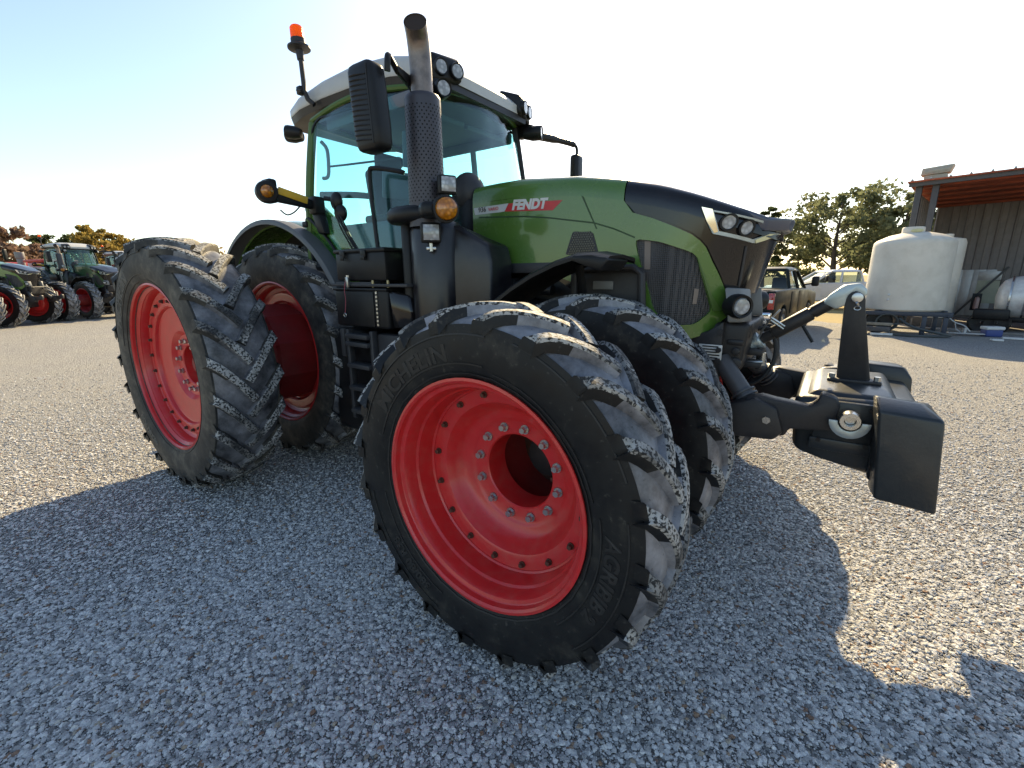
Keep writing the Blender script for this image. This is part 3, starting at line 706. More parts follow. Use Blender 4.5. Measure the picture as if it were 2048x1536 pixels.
# lower nose: light housings and cast bumper frame
for s in (-1, 1):
    lh_ = obj('lower_light_housing', bevel(loft([[(3.785, s*.36, 1.645), (3.86, s*.335, 1.64), (3.90, s*.22, 1.635), (3.80, s*.20, 1.635)], [(3.815, s*.385, 1.52), (3.885, s*.355, 1.51), (3.92, s*.22, 1.50), (3.80, s*.20, 1.50)], [(3.82, s*.37, 1.455), (3.89, s*.34, 1.455), (3.925, s*.22, 1.455), (3.80, s*.20, 1.455)]]), .012), darkgrey if 0 else midgrey, T)
    ll = obj('lower_work_light', xf(lathe([(1e-4, -.03), (.040, -.028), (.048, -.018), (.052, .0), (.052, .05), (1e-4, .05)], 24), (3.872, s*.365, 1.545), (0, 0, R(42)*-s if s < 0 else R(180-42))), ledlens, T, 40)
    obj('light_bezel', xf(lathe([(.049, -.026), (.060, -.030), (.066, -.01), (.066, .06), (.05, .06)], 24), (3.872, s*.365, 1.545), (0, 0, R(42) if s < 0 else R(180-42))), black, ll, 40)
obj('bumper_frame', join(prism([(3.70, 1.17), (3.84, 1.13), (3.90, 1.18), (3.915, 1.34), (3.93, 1.45), (3.70, 1.45)], 'y', -.30, .30, .025, 3), box((3.895, -.20, 1.40), (.07, .12, .09), .02), box((3.895, .20, 1.40), (.07, .12, .09), .02), box((3.86, -.285, 1.34), (.09, .05, .035), .012), cyl((3.87, -.29, 1.22), (3.87, -.32, 1.22), .035, 16, .006), cyl((3.87, -.29, 1.29), (3.87, -.32, 1.29), .022, 16, .004)), charcoal, T)
for z_ in (1.40, 1.30, 1.24): obj('frame_bolt', cyl((3.79, -.365, z_), (3.79, -.385, z_), .016, 6), charcoal, T)
obj('type_plate', box((3.745, -.366, 1.285), (.125, .006, .085), .002), stickerw, T)
for k in range(5): obj('plate_print', box((3.745, -.3705, 1.317-.016*k), (.105 if k % 2 else .085, .003, .007), .0005), black, T)
obj('side_frame_panel', prism([(3.45, 1.05), (3.80, 1.10), (3.80, 1.46), (3.72, 1.40), (3.45, 1.32)], 'y', -.355, -.30, .01), charcoal, T)
obj('side_frame_panel', prism([(3.45, 1.05), (3.80, 1.10), (3.80, 1.46), (3.72, 1.40), (3.45, 1.32)], 'y', .30, .355, .01), charcoal, T)
# ---- front linkage
for s in (-1, 1):
    arm = [(3.93, 1.02), (3.97, 1.08), (4.04, 1.10), (4.10, 1.09), (4.25, 1.075), (4.28, 1.10), (4.295, 1.15), (4.36, 1.13), (4.375, 1.085), (4.36, .97), (4.28, .955), (4.18, .945), (4.165, .90), (3.93, .88)]
    la = obj('lower_link', prism(arm, 'y', s*.50, s*.41, .014), charcoal, T)
    obj('pivot_plate', prism([(3.80, .93), (3.90, 1.04), (4.02, 1.09), (4.12, 1.05), (4.16, .93), (4.12, .88), (3.82, .86)], 'y', s*.532, s*.39, .014), charcoal, T)
    obj('lift_cylinder', join(cyl((3.79, s*.30, 1.24), (3.985, s*.40, 1.02), .052, 20, .006), *[cyl((3.935+.016*k, s*(.372+.008*k), 1.075-.018*k), (3.943+.016*k, s*(.376+.008*k), 1.066-.018*k), .068, 20, .003) for k in range(4)]), M('cylinder_grey', (.085, .08, .08), .4, var=.15), T)
    obj('pivot_bolt', cyl((4.08, s*.50, .985), (4.08, s*.545, .985), .02, 6), steel, la)
def top_link():
    a, b_ = Vector((3.915, 0, 1.30)), Vector((4.27, 0, 1.555)); d = (b_-a).normalized()
    return join(cyl(a+d*.05, b_, .030, 18, .004), cyl(a+d*.12, b_-d*.10, .040, 18, .006), cyl(b_-d*.09, b_+d*.01, .036, 12))
tl = obj('top_link', top_link(), charcoal, T)
obj('collar', join(cyl((3.895, 0, 1.285), (3.955, 0, 1.330), .052, 20, .006), cyl((3.905, 0, 1.292), (3.915, 0, 1.30), .058, 20), cyl((3.935, 0, 1.315), (3.945, 0, 1.322), .058, 20)), palesteel, tl)
obj('catch_hook', prism(rounded([(4.235, 1.555), (4.26, 1.60), (4.32, 1.655), (4.39, 1.665), (4.425, 1.63), (4.425, 1.595), (4.395, 1.60), (4.375, 1.62), (4.345, 1.60), (4.345, 1.55), (4.30, 1.525)], .012, 2), 'y', -.04, .04, .008), palesteel, tl)
obj('handle', tube(smooth_path([(3.945, -.03, 1.34), (3.965, -.05, 1.40), (4.00, -.07, 1.46), (4.04, -.07, 1.515)]), .0065, 8), steel, tl)
obj('handle', join(cyl((4.00, -.09, 1.47), (4.07, -.05, 1.42), .007, 8), cyl((4.0, -.09, 1.455), (4.065, -.05, 1.405), .006, 8)), steel, tl)
obj('handle_rod', cyl((4.15, .03, 1.43), (4.215, .02, 1.33), .009, 8), black, tl)
for k_, hz_ in enumerate(((.10, .05), (.16, -.04), (.22, .08))): obj('hydraulic_hose', tube(smooth_path([(3.90, hz_[0], 1.38), (3.99, hz_[0]+.03, 1.36+hz_[1]*.3), (4.03, hz_[0]+.02, 1.22), (3.98, hz_[0], 1.08), (3.90, hz_[0], 1.02)]), .012, 8), hose, T)
obj('link_bracket', join(box((3.935, -.05, 1.265), (.10, .16, .035), .008), box((3.935, -.05, 1.19), (.10, .16, .035), .008), cyl((3.965, -.07, 1.16), (3.965, -.07, 1.29), .018, 12)), charcoal, T)
obj('hitch_pin', join(cyl((3.985, -.10, 1.19), (3.985, -.10, 1.265), .016, 12), cyl((3.90, -.10, 1.195), (3.99, -.10, 1.21), .020, 12)), steel, T)
# ---- front fenders
def strip(path, y0, y1, th, crown=.0):
    """curved mudguard: path in (x,z), swept from y0 to y1 with thickness"""
    P = [Vector((a, 0, b_)) for a, b_ in path]; rings = []
    for i, p in enumerate(P):
        d = (P[min(i+1, len(P)-1)]-P[max(i-1, 0)]).normalized(); nr = Vector((-d.z, 0, d.x))
        if nr.z < 0 and abs(d.x) > .3: nr = -nr
        ys = [y0, y0+(y1-y0)*.06, y0+(y1-y0)*.5, y0+(y1-y0)*.94, y1]; cz = [-.014, 0, crown, 0, -.014]
        top = [p+Vector((0, y, 0))+nr*c for y, c in zip(ys, cz)]; bot = [q-nr*th for q in top]
        rings.append(top+bot[::-1])
    return loft(rings)
FP = [(2.46, 1.32), (2.52, 1.45), (2.63, 1.57), (2.76, 1.655), (2.90, 1.73), (3.05, 1.79), (3.18, 1.825), (3.27, 1.825), (3.36, 1.805)]
for s in (-1, 1):
    ff = obj('front_fender', strip(FP, s*.58, s*.96, .018, .012), black, T, 40)
    obj('fender_tip', prism([(3.17, 1.815), (3.35, 1.80), (3.365, 1.785), (3.32, 1.735), (3.25, 1.755), (3.15, 1.79)], 'y', s*.965, s*.70, .008), black, ff)
    obj('fender_bracket', tube(smooth_path([(3.10, s*.75, 1.78), (3.08, s*.65, 1.60), (3.12, s*.52, 1.35), (3.14, s*.45, 1.1)]), .025, 10), black, ff)
# engine-bay shapes seen above the inner tyre
obj('intake_box', box((3.16, -.455, 1.63), (.44, .10, .26), .05, 3), darkgrey, T)
obj('intake_frame', tube([(2.95, -.52, 1.50), (2.95, -.52, 1.72), (2.99, -.52, 1.755), (3.33, -.52, 1.755), (3.375, -.52, 1.72), (3.39, -.52, 1.50)], .022, 10), darkgrey, T)
obj('engine_plate', box((3.14, -.512, 1.655), (.13, .012, .05), .004), midgrey, T)
obj('sill_rail', box((2.45, -.44, 1.765), (.62, .05, .07), .01), darkgrey, T)
obj('oil_filter', join(cyl((2.36, -.47, 1.40), (2.36, -.47, 1.66), .085, 20, .02), cyl((2.36, -.47, 1.64), (2.36, -.47, 1.70), .095, 20, .02)), black, T)
# ---- cab
def lerp3(a, b_, t): return Vector(a).lerp(Vector(b_), t)
A_B, A_T = (1.90, .62, 1.80), (1.78, .545, 2.985)      # front posts (mirrored in y)
B_B, B_T = (.47, .74, 1.80), (.60, .685, 2.94)         # rear posts
def sidep(s):
    def f(u, v, l):
        lo = lerp3((B_B[0], s*B_B[1], B_B[2]), (A_B[0], s*A_B[1], A_B[2]), u); hi = lerp3((B_T[0], s*B_T[1], B_T[2]), (A_T[0], s*A_T[1], A_T[2]), u)
        p = lo.lerp(hi, v); p.y += s*(.05*math.sin(math.pi*u)*(1) + .03*math.sin(math.pi*v)+l); p.z += .055*math.sin(math.pi*u)*v; return p
    return f
def wsp(u, v, l):
    """windscreen: u across from right post to left post"""
    y = -1+2*u
    lo = Vector((A_B[0]+.10*(1-y*y), A_B[1]*y, A_B[2])); hi = Vector((A_T[0]+.115*(1-y*y), A_T[1]*y, A_T[2]+.018*(1-y*y)))
    p = lo.lerp(hi, v); p.x += .05*math.sin(math.pi*v)+l; return p
def rwp(u, v, l):
    y = -1+2*u
    lo = Vector((B_B[0]-.06*(1-y*y), B_B[1]*y, 1.95)); hi = Vector((B_T[0]-.06*(1-y*y), B_T[1]*y, B_T[2]))
    p = lo.lerp(hi, v); p.x -= l; return p
US = [k/10 for k in range(1, 10)]
side_poly = rounded([(.02, .03), (.985, .03), (.985, .985), (.02, .985)], .10, 4)
for s in (-1, 1):
    obj('side_window', patch(side_poly, sidep(s), -.003, .003, (), US), cabglass, T, 60, )
    edge = [tuple(sidep(s)(u, v, .0)) for u, v in rounded([(.0, .0), (1, .0), (1, 1), (.0, 1)], .11, 6)]
    obj('window_seal', tube([sidep(s)(u, v, .004) for u, v in rounded([(.012, .02), (.992, .02), (.992, .992), (.012, .992)], .10, 6)], .011, 6, closed=True), black, T)
    obj('rear_post', tube([sidep(s)(0, v/10, -.01) for v in range(11)], .034, 10), greenlite, T)
    obj('front_post', tube([sidep(s)(1, v/10, -.015) for v in range(11)], .030, 10), black, T)
    obj('roof_rail', tube([sidep(s)(u/12, 1.012, .0) for u in range(13)], .022, 8), greenlite, T)
    obj('door_sill', tube([sidep(s)(u/12, .0, 0) for u in range(13)], .04, 8), black, T)
    obj('interior_rail', box(tuple(sidep(s)(.5, .93, -.08)), (1.0, .05, .10), .02), interior, T)
obj('windscreen', patch([(.02, .0), (.98, .0), (.985, .99), (.75, .99), (.5, .99), (.25, .99), (.015, .99)], wsp, -.003, .003, (), US), cabglass, T, 60)
obj('windscreen_rail', tube([wsp(u/14, 1.005, .0) for u in range(15)], .018, 8), greenlite, T)
obj('rear_window', patch([(.04, .03), (.96, .03), (.96, .97), (.04, .97)], rwp, -.003, .003, (), US), cabglass, T, 60)
obj('rear_window_rail', tube([rwp(u/14, 1.0, 0) for u in range(15)], .024, 8), greenlite, T)
obj('rear_wall', patch([(0, -.35), (1, -.35), (1, .04), (0, .04)], rwp, -.02, .02, (), US), black, T)
obj('cab_floor', prism([(.42, -.70), (1.9, -.60), (2.0, 0), (1.9, .60), (.42, .70)], 'z', 1.50, 1.80, .02), black, T)
# roof: white shell over a dark gutter
def roof_ring(x, hw, zb, zt):
    h = zt-zb; pts = [(x, -hw*.99, zb)]
    for a, k in ((-1, .08), (-1, .45), (-.985, .60), (-.95, .72), (-.85, .84), (-.5, .97), (0, 1), (.5, .97), (.85, .84), (.95, .72), (.985, .60), (1, .45), (1, .08)): pts.append((x, a*hw, zb+h*k))
    return pts+[(x, hw*.99, zb)]
RS = [(.0, .40, 3.085, 3.11), (.05, .52, 3.085, 3.15), (.16, .60, 3.085, 3.19), (.40, .665, 3.085, 3.23), (.75, .69, 3.09, 3.27), (1.15, .68, 3.095, 3.30), (1.50, .645, 3.09, 3.28), (1.72, .60, 3.07, 3.235), (1.86, .555, 3.04, 3.155), (1.92, .51, 3.03, 3.10)]
obj('roof', bevel(loft([roof_ring(*q) for q in RS]), 0), white, T, 40)
obj('roof_gutter', loft([[(x-.01 if i else x+.03, -hw*.985, zb-.0), (x, -hw*.955, zb-.05), (x, hw*.955, zb-.05), (x, hw*.985, zb)] for i, (x, hw, zb, zt) in enumerate(RS)]), charcoal, T, 30)
obj('headliner', prism([(.50, -.60), (1.2, -.62), (1.72, -.50), (1.82, 0), (1.72, .50), (1.2, .62), (.50, .60)], 'z', 2.965, 2.985, .004), interior, T)
# work lights
def round_light(name, c, az, el, r_, depth, mat=ledlens, shell=black):
    rot = (R(el), 0, R(az))
    o = obj(name, xf(lathe([(1e-4, -depth*.1), (r_*.80, -depth*.08), (r_*.82, -.002), (r_*.88, 0), (1e-4, .001)], 24), c, rot), mat, T, 40)
    obj('housing', xf(lathe([(r_*.80, -depth*.06), (r_*.98, -depth*.12), (r_*1.05, depth*.02), (r_*1.05, depth*.45), (r_*.72, depth*.95), (1e-4, depth)], 24), c, rot), shell, o, 40)
    return o
for s in (-1, 1):
    hb = obj('roof_light_housing', bevel(loft([[(1.74, s*.60, 3.21), (1.74, s*.34, 3.25), (1.74, s*.34, 3.02), (1.74, s*.60, 2.99)], [(1.90, s*.60, 3.165), (1.945, s*.36, 3.175), (1.965, s*.36, 3.03), (1.90, s*.60, 2.99)]]), .03, 3), black, T)
    for dy, dx, nm in ((.545, 0, 'roof_work_light'), (.425, .035, 'roof_work_light')):
        round_light(nm, (1.925+dx, s*dy, 3.085), 90+(-14 if s < 0 else 14), 0, .052, .07)
    round_light('corner_work_light', (1.985 if s < 0 else 2.0, s*.60, 2.925), 90+(-20 if s < 0 else 20), 0, .056, .15)
    obj('light_arm', box((1.86, s*.585, 2.95), (.16, .08, .10), .02), black, T)
    round_light('rear_work_light', (.14, s*.62, 2.94), -90+(-25 if s > 0 else 25), -8, .055, .13)
    round_light('rear_work_light', (.26, s*.70, 2.93), -90+(-35 if s > 0 else 35), -8, .05, .12)
# mirrors: ribbed housing on a hooked arm
def mirror_set(s):
    c = (1.985, s*1.215, 2.64)
    def rg(z_, k, dx=0): return [(q[0]*k+dx, q[1]*k, z_) for q in rounded([(-.105, -.062), (.105, -.062), (.105, .062), (-.105, .062)], .035, 3)]
    mh = obj('mirror', xf(loft([rg(-.225, .72, .022), rg(-.215, .88, .022), rg(-.19, .97, .02), rg(-.1, 1, .014), rg(.1, 1, -.004), rg(.19, .97, -.012), rg(.215, .88, -.014), rg(.225, .72, -.014)]), c, (0, 0, 0), (1, -s, 1)), black, T, 50)
    for k in range(14):
        z_ = c[2]-.165+k*.0255; dx = .012-.06*(z_-c[2])
        obj('rib', tube(smooth_path([(c[0]+dx-.098, c[1]+s*.045, z_+.006), (c[0]+dx-.085, c[1]+s*.060, z_), (c[0]+dx-.03, c[1]+s*.063, z_-.004), (c[0]+dx+.05, c[1]+s*.062, z_-.016)], 3), [.006]*7+[.005, .004, .003], 6), black, mh)
    obj('mirror_seam', tube([(c[0]+.075-.06*z_, c[1]+s*.0625, c[2]+z_) for z_ in (-.2, -.1, 0, .1, .2)], .003, 5), hose, mh)
    obj('mirror_arm', join(tube(smooth_path([(2.10, s*1.17, 2.82), (2.105, s*1.17, 2.87), (2.09, s*1.15, 2.905), (2.06, s*1.10, 2.905), (2.03, s*1.03, 2.875)]), .017, 10), bevel(loft([[(2.02, s*1.06, 2.915), (2.06, s*1.06, 2.90), (2.06, s*1.05, 2.86), (2.02, s*1.05, 2.87)], [(1.94, s*.80, 2.90), (1.985, s*.80, 2.89), (1.985, s*.80, 2.80), (1.94, s*.80, 2.81)], [(1.86, s*.58, 3.0), (1.92, s*.58, 2.99), (1.92, s*.58, 2.80), (1.86, s*.58, 2.81)]]), .008)), black, T)
    return mh
mirror_set(-1)
# far mirror: slim, on a long bent arm
obj('mirror_arm', tube(smooth_path([(1.90, .62, 2.93), (1.95, .90, 2.95), (2.0, 1.18, 2.96), (2.02, 1.25, 2.935), (2.02, 1.255, 2.86)]), [.034]*5+[.026]*5+[.014]*6+[.014], 10), black, T)
obj('mirror', box((2.02, 1.255, 2.66), (.09, .14, .42), .03, 3), black, T)
# beacon on a stalk
bs = obj('beacon', xf(lathe([(1e-4, .095), (.040, .093), (.050, .08), (.052, 0), (1e-4, -.004)], 24, 'z'), (.60, -.735, 3.515), (0, R(-4), 0)), beaconmat, T, 40)
obj('beacon_base', xf(lathe([(.054, .004), (.055, -.03), (.085, -.05), (.085, -.062), (.03, -.075), (.026, -.14), (1e-4, -.14)], 24, 'z'), (.60, -.735, 3.515), (0, R(-4), 0)), charcoal, bs, 40)
obj('beacon_stalk', tube([(.612, -.735, 3.39), (.618, -.735, 3.22), (.615, -.735, 3.16), (.63, -.72, 3.10), (.67, -.695, 3.06)], .019, 10), charcoal, bs)
obj('stalk_clamp', join(box((.592, -.75, 3.16), (.06, .05, .06), .01), cyl((.60, -.79, 3.15), (.66, -.79, 3.135), .008, 8)), black, bs)
# exhaust
EX, EY = 2.075, -.885
ep = [(EX, EY, 2.60), (EX, EY, 2.80), (EX-.002, EY, 2.93), (EX+.0, EY-.008, 3.02), (EX+.018, EY-.035, 3.085), (EX+.055, EY-.085, 3.125)]
obj('exhaust_pipe', tube(smooth_path(ep, 4), .066, 24, False), rust, T, 60)
obj('exhaust_mouth', tube(smooth_path([(EX+.0, EY-.008, 3.02), (EX+.018, EY-.035, 3.085), (EX+.052, EY-.081, 3.123)], 5), .0635, 24), soot, T, 60)
hs_ = obj('heat_shield', xf(lathe([(.070, .76), (.098, .758), (.108, .745), (.110, .73), (.112, .35), (.118, .02), (.118, 0)], 40, 'z'), (EX, EY, 2.02)), M('heat_shield_grey', (.055, .052, .062), .42, metal=.2, var=.1, bmp=.05), T, 40)
hole = []
for rw in range(30):
    for k in range(26):
        a = 2*math.pi*(k+.5*(rw % 2))/26; z_ = 2.17+rw*.0185; rr = float(np.interp(z_, [2.02, 2.37, 2.75], [.118, .112, .110]))+.0008
        cx, cy = math.cos(a), math.sin(a); q = []
        for j in range(6): u_, v_ = .0052*math.cos(R(60*j)), .0052*math.sin(R(60*j)); q.append((EX+rr*cx-u_*cy, EY+rr*cy+u_*cx, z_+v_))
        hole.append((q, [tuple(range(6))]))
stuff(obj('perforation', join(*hole), M('hole_black', (.004, .004, .004), .9), hs_, 0, recalc=False))
obj('stack_collar', xf(lathe([(1e-4, .055), (.17, .055), (.225, .045), (.25, .02), (.25, -.02), (.225, -.045), (.15, -.055), (1e-4, -.055)], 40, 'z'), (1.975, -.86, 2.10), sc=(1.0, .72, 1)), black, T, 50)
obj('aftertreatment_cover', join(bevel(tube([(2.065, -.80, .95), (2.065, -.80, 2.0), (2.065, -.80, 2.06)], [.175, .175, .15], 32), .01, 2, 50), bevel(loft([[(2.06, -.90, .95), (2.30, -.80, .95), (2.47, -.74, .95), (2.47, -.50, .95), (1.95, -.50, .95)], [(2.06, -.90, 1.80), (2.30, -.80, 1.80), (2.47, -.74, 1.80), (2.47, -.50, 1.80), (1.95, -.50, 1.80)], [(2.06, -.88, 2.03), (2.26, -.80, 2.01), (2.44, -.74, 1.91), (2.44, -.50, 1.91), (1.95, -.50, 2.03)]]), .02, 2)), M('cover_black', (.012, .011, .014), .28, var=.3, vs=8, dust=((.12, .09, .06), .10)), T)
obj('cover_post', cyl((1.895, -.905, 1.2), (1.895, -.905, 2.06), .040, 20, .01), black, T)
def led_block(c, az, s=.10):
    o = obj('led_work_light', xf(box((0, -.012, 0), (s*.84, .010, s*.80), .003), c, (0, 0, R(az))), ledlens, T)
    obj('housing', xf(join(box((0, .02, 0), (s*1.08, .05, s*1.04), .012), box((0, .06, 0), (s*.8, .05, s*.8), .01)), c, (0, 0, R(az))), black, o)
    for k in range(3): obj('cooling_fin', xf(box(((k-1)*s*.3, .092, 0), (.008, .03, s*.7), .002), c, (0, 0, R(az))), black, o)
    obj('bracket', xf(join(cyl((0, .03, -s*.5), (0, .03, -s*.95), .011, 8), box((0, .04, -s*.8), (.06, .03, .02), .004)), c, (0, 0, R(az))), steel, o)
led_block((2.30, -.93, 2.25), 62, .105); led_block((2.21, -1.0, 1.975), 50, .115)
fi = obj('turn_signal', xf(lathe([(1e-4, -.055), (.04, -.05), (.062, -.032), (.066, -.01), (1e-4, -.005)], 24), (2.34, -1.0, 2.10), (0, 0, R(58))), amber, T, 40)
obj('housing', xf(join(lathe([(.067, -.014), (.078, -.012), (.08, .02), (.06, .07), (1e-4, .08)], 24), box((-.06, .08, .0), (.16, .12, .09), .03, 3)), (2.34, -1.0, 2.10), (0, 0, R(58))), black, fi, 40)
# rear fenders with grey lip, grab handle and signal arm
def arc(r_, a0, a1, n=28, cx=0, cz=1.012): return [(cx+r_*math.sin(R(a0+(a1-a0)*i/n)), cz+r_*math.cos(R(a0+(a1-a0)*i/n))) for i in range(n+1)]
for s in (-1, 1):
    inner = strip(arc(1.20, -78, 58), s*.42, s*.765, .03, .02)
    rf = obj('rear_fender', inner, green, T, 40)
    obj('fender_lip', strip(arc(1.205, -80, 61), s*.755, s*.90, .028, .004), fendergrey, rf, 40)
    obj('fender_inner', prism(arc(1.18, -78, 58)+arc(.55, 50, -70)[::-1][::-1], 'y', s*.40, s*.425, 0), black, rf)
    obj('fender_skirt', prism([(.50, 2.12), (.80, 1.92), (1.02, 1.70), (1.12, 1.68), (1.0, 1.86), (.72, 2.20), (.52, 2.34), (.44, 2.30)], 'y', s*.60, s*.745, .02), green, rf)
    obj('grab_handle', tube(smooth_path([(.50, s*.76, 2.155), (.50, s*.76, 2.195), (.56, s*.76, 2.185), (.78, s*.76, 2.015), (.98, s*.76, 1.79), (1.00, s*.76, 1.745), (.985, s*.76, 1.70)], 4), .0125, 8), black, rf)
    for px_, pz_ in ((.49, 2.155), (.98, 1.72)): obj('handle_foot', box((px_, s*.76, pz_), (.07, .05, .05), .012), black, rf)
def signal_arm(s):
    m_ = obj('signal_arm', join(bevel(loft([[(.66, s*.80, 2.325), (.72, s*.80, 2.32), (.72, s*.80, 2.25), (.66, s*.80, 2.255)], [(.66, s*1.13, 2.385), (.72, s*1.13, 2.38), (.72, s*1.13, 2.275), (.66, s*1.13, 2.28)]]), .012), box((.70, s*.78, 2.285), (.10, .10, .14), .02), prism([(.62, 2.26), (.73, 2.24), (.80, 2.06), (.70, 2.06)], 'y', s*.80, s*.72, .02), box((.70, s*1.16, 2.345), (.12, .07, .17), .02)), black, T)
    obj('reflector', box((.724, s*.99, 2.335), (.006, .24, .055), .002, rot=(R(11)*(1 if s < 0 else -1)*-1, 0, 0)), yellow, m_)
    c = (.735, s*1.20, 2.335)
    l_ = obj('turn_signal', xf(lathe([(1e-4, -.05), (.028, -.045), (.043, -.028), (.046, -.01), (1e-4, -.005)], 24), c, (0, 0, R(68) if s < 0 else R(112))), amber, T, 40)
    obj('housing', xf(join(lathe([(.047, -.02), (.072, -.014), (.078, .01), (.078, .06), (.05, .12), (1e-4, .125)], 24), box((0, .05, 0), (.13, .10, .12), .03, 3)), c, (0, 0, R(68) if s < 0 else R(112))), black, l_, 40)
signal_arm(-1); signal_arm(1)
obj('arm_cable', tube(smooth_path([(.69, -.92, 2.27), (.66, -.96, 2.22), (.62, -1.0, 2.20), (.60, -1.04, 2.235)]), .006, 6), hose, T)
# handrail, tool box, battery box, steps on the right-hand side
obj('handrail', tube(smooth_path([(1.70, -.72, 2.42), (1.66, -.74, 2.435), (1.45, -.78, 2.475), (1.405, -.785, 2.44), (1.42, -.79, 2.2), (1.46, -.80, 1.90), (1.50, -.80, 1.82), (1.60, -.78, 1.795), (1.72, -.76, 1.79)], 4), .0165, 10), black, T)
tb = obj('tool_box', join(box((1.47, -.86, 1.785), (.56, .26, .20), .018), box((1.47, -.86, 1.895), (.58, .28, .028), .010)), black, T)
for x_ in (1.30, 1.54): obj('latch', join(box((x_, -1.003, 1.872), (.055, .012, .05), .004), box((x_, -1.008, 1.845), (.04, .010, .03), .003)), black, tb)
obj('platform', join(box((1.55, -.80, 1.655), (.85, .42, .022), .006), box((1.40, -.99, 1.66), (.42, .02, .035), .004)), darkgrey, T)
for x_ in (1.62, 1.78): obj('platform_stay', box((x_, -1.0, 1.665), (.014, .012, .05), .003), M('stay_brass', (.5, .4, .2), .4), T)
bb = obj('battery_box', join(box((1.46, -.86, 1.49), (.60, .28, .28), .022, 3), box((1.46, -.862, 1.625), (.62, .30, .02), .008)), black, T)
obj('box_door', box((1.40, -1.003, 1.485), (.44, .012, .25), .006), black, bb)
for k in range(9): obj('hinge_knuckle', cyl((1.655, -1.008, 1.372+k*.028), (1.655, -1.008, 1.388+k*.028), .0075, 8), steel, bb)
obj('curved_cover', bevel(loft([[(1.76, -.99, 1.62), (1.92, -.94, 1.60), (1.92, -.70, 1.60), (1.76, -.70, 1.62)], [(1.78, -1.0, 1.50), (1.96, -.96, 1.48), (1.96, -.70, 1.48), (1.78, -.70, 1.5)], [(1.78, -.98, 1.36), (1.93, -.95, 1.36), (1.93, -.70, 1.36), (1.78, -.70, 1.36)]]), .02, 2), blackgloss, T)
cl = obj('padlock', join(box((1.365, -1.025, 1.675), (.028, .02, .075), .005), cyl((1.365, -1.02, 1.70), (1.365, -1.02, 1.725), .012, 8)), steel, bb)
obj('lanyard', tube(smooth_path([(1.355, -1.03, 1.70), (1.335, -1.035, 1.62), (1.325, -1.025, 1.55), (1.30, -1.022, 1.45)]), .0035, 5), M('lanyard_red', (.25, .05, .07), .6), bb)
obj('lanyard_ring', tube([(1.298+.014*math.cos(a*.52), -1.022, 1.436+.014*math.sin(a*.52)) for a in range(12)], .003, 5, closed=True), steel, bb)
st = obj('step_ladder', join(box((1.30, -1.0, .98), (.035, .05, .70), .008), box((1.58, -1.0, .98), (.035, .05, .70), .008), box((1.215, -.98, 1.22), (.05, .06, .22), .01)), darkgrey, T)
for z_ in (1.285, 1.225, 1.06, .885, .70): obj('rung', box((1.44, -1.005, z_), (.26, .10, .035), .008), darkgrey, st)
obj('step_panel', box((1.80, -.93, 1.10), (.42, .10, .42), .02), darkgrey, T)
obj('fuel_tank', box((1.50, .62, .98), (1.75, .62, 1.10), .10, 4), black, T)  # bottom brought low to block sun passing under the belly
obj('fuel_tank', box((1.42, -.66, .86), (1.20, .44, .88), .08, 4), black, T)  # also lowered, closes the sunlit gap between the wheels
# cab interior
obj('seat', join(box((.98, .0, 2.06), (.50, .52, .14), .05, 3), box((.74, .0, 2.38), (.14, .50, .58), .05, 3, (0, R(-8), 0)), box((.70, 0, 2.74), (.10, .28, .16), .04, 3), box((.98, 0, 1.90), (.40, .40, .24), .03)), interior_d, T)
obj('armrest', join(box((1.10, -.34, 2.20), (.55, .16, .07), .03, 3), box((1.02, -.34, 2.05), (.12, .10, .28), .02)), interior_d, T)
obj('terminal', box((1.32, -.44, 2.42), (.03, .27, .20), .012, rot=(0, R(12), R(-20))), interior, T)
obj('terminal', box((1.50, -.38, 2.66), (.03, .25, .25), .010, rot=(0, R(8), R(-25))), interior, T)
obj('terminal_rail', join(tube(smooth_path([(.66, -.60, 2.62), (.95, -.60, 2.60), (1.40, -.50, 2.60)]), .008, 6), tube(smooth_path([(1.40, -.45, 2.70), (1.44, -.42, 2.60), (1.40, -.40, 2.42)]), .014, 8)), interior_d, T)
obj('steering_column', join(tube([(1.72, .0, 1.85), (1.60, 0, 2.20), (1.52, .0, 2.34)], [.10, .07, .04], 12), box((1.66, 0, 2.22), (.12, .30, .16), .04, 3)), interior_d, T)
obj('steering_wheel', join(tube([(1.50+.07*math.cos(a*math.pi/12)*-1, .20*math.sin(a*math.pi/12), 2.36+.18*math.cos(a*math.pi/12)*.75) for a in range(24)], .015, 8, closed=True), cyl((1.505, -.19, 2.36), (1.505, .19, 2.36), .012, 8)), interior_d, T)
obj('rear_bar', tube(smooth_path([(.56, -.64, 2.40), (.60, -.3, 2.44), (.62, 0, 2.45), (.60, .3, 2.44), (.56, .64, 2.40)]), .028, 8), interior, T)
obj('grab_rail', tube(smooth_path([(.66, -.66, 2.80), (.69, -.63, 2.74), (.69, -.63, 2.60), (.68, -.64, 2.53), (.64, -.66, 2.52)]), .014, 8), interior, T)
obj('side_console', join(box((1.05, -.50, 1.98), (.70, .22, .34), .06, 3), box((1.70, -.30, 1.92), (.30, .30, .30), .05, 3)), interior, T)
for s in (-1, 1): obj('door_post', tube([sidep(s)(.52 if s > 0 else .985, v/8, -.05) for v in range(9)], .028 if s > 0 else .02, 8), interior, T)
for q in ((1.62, .30, 2.91), (1.60, -.25, 2.91)): obj('sun_blind', cyl((q[0], q[1]-.25, q[2]), (q[0]+.03, q[1]+.25, q[2]), .022, 10), interior, T)
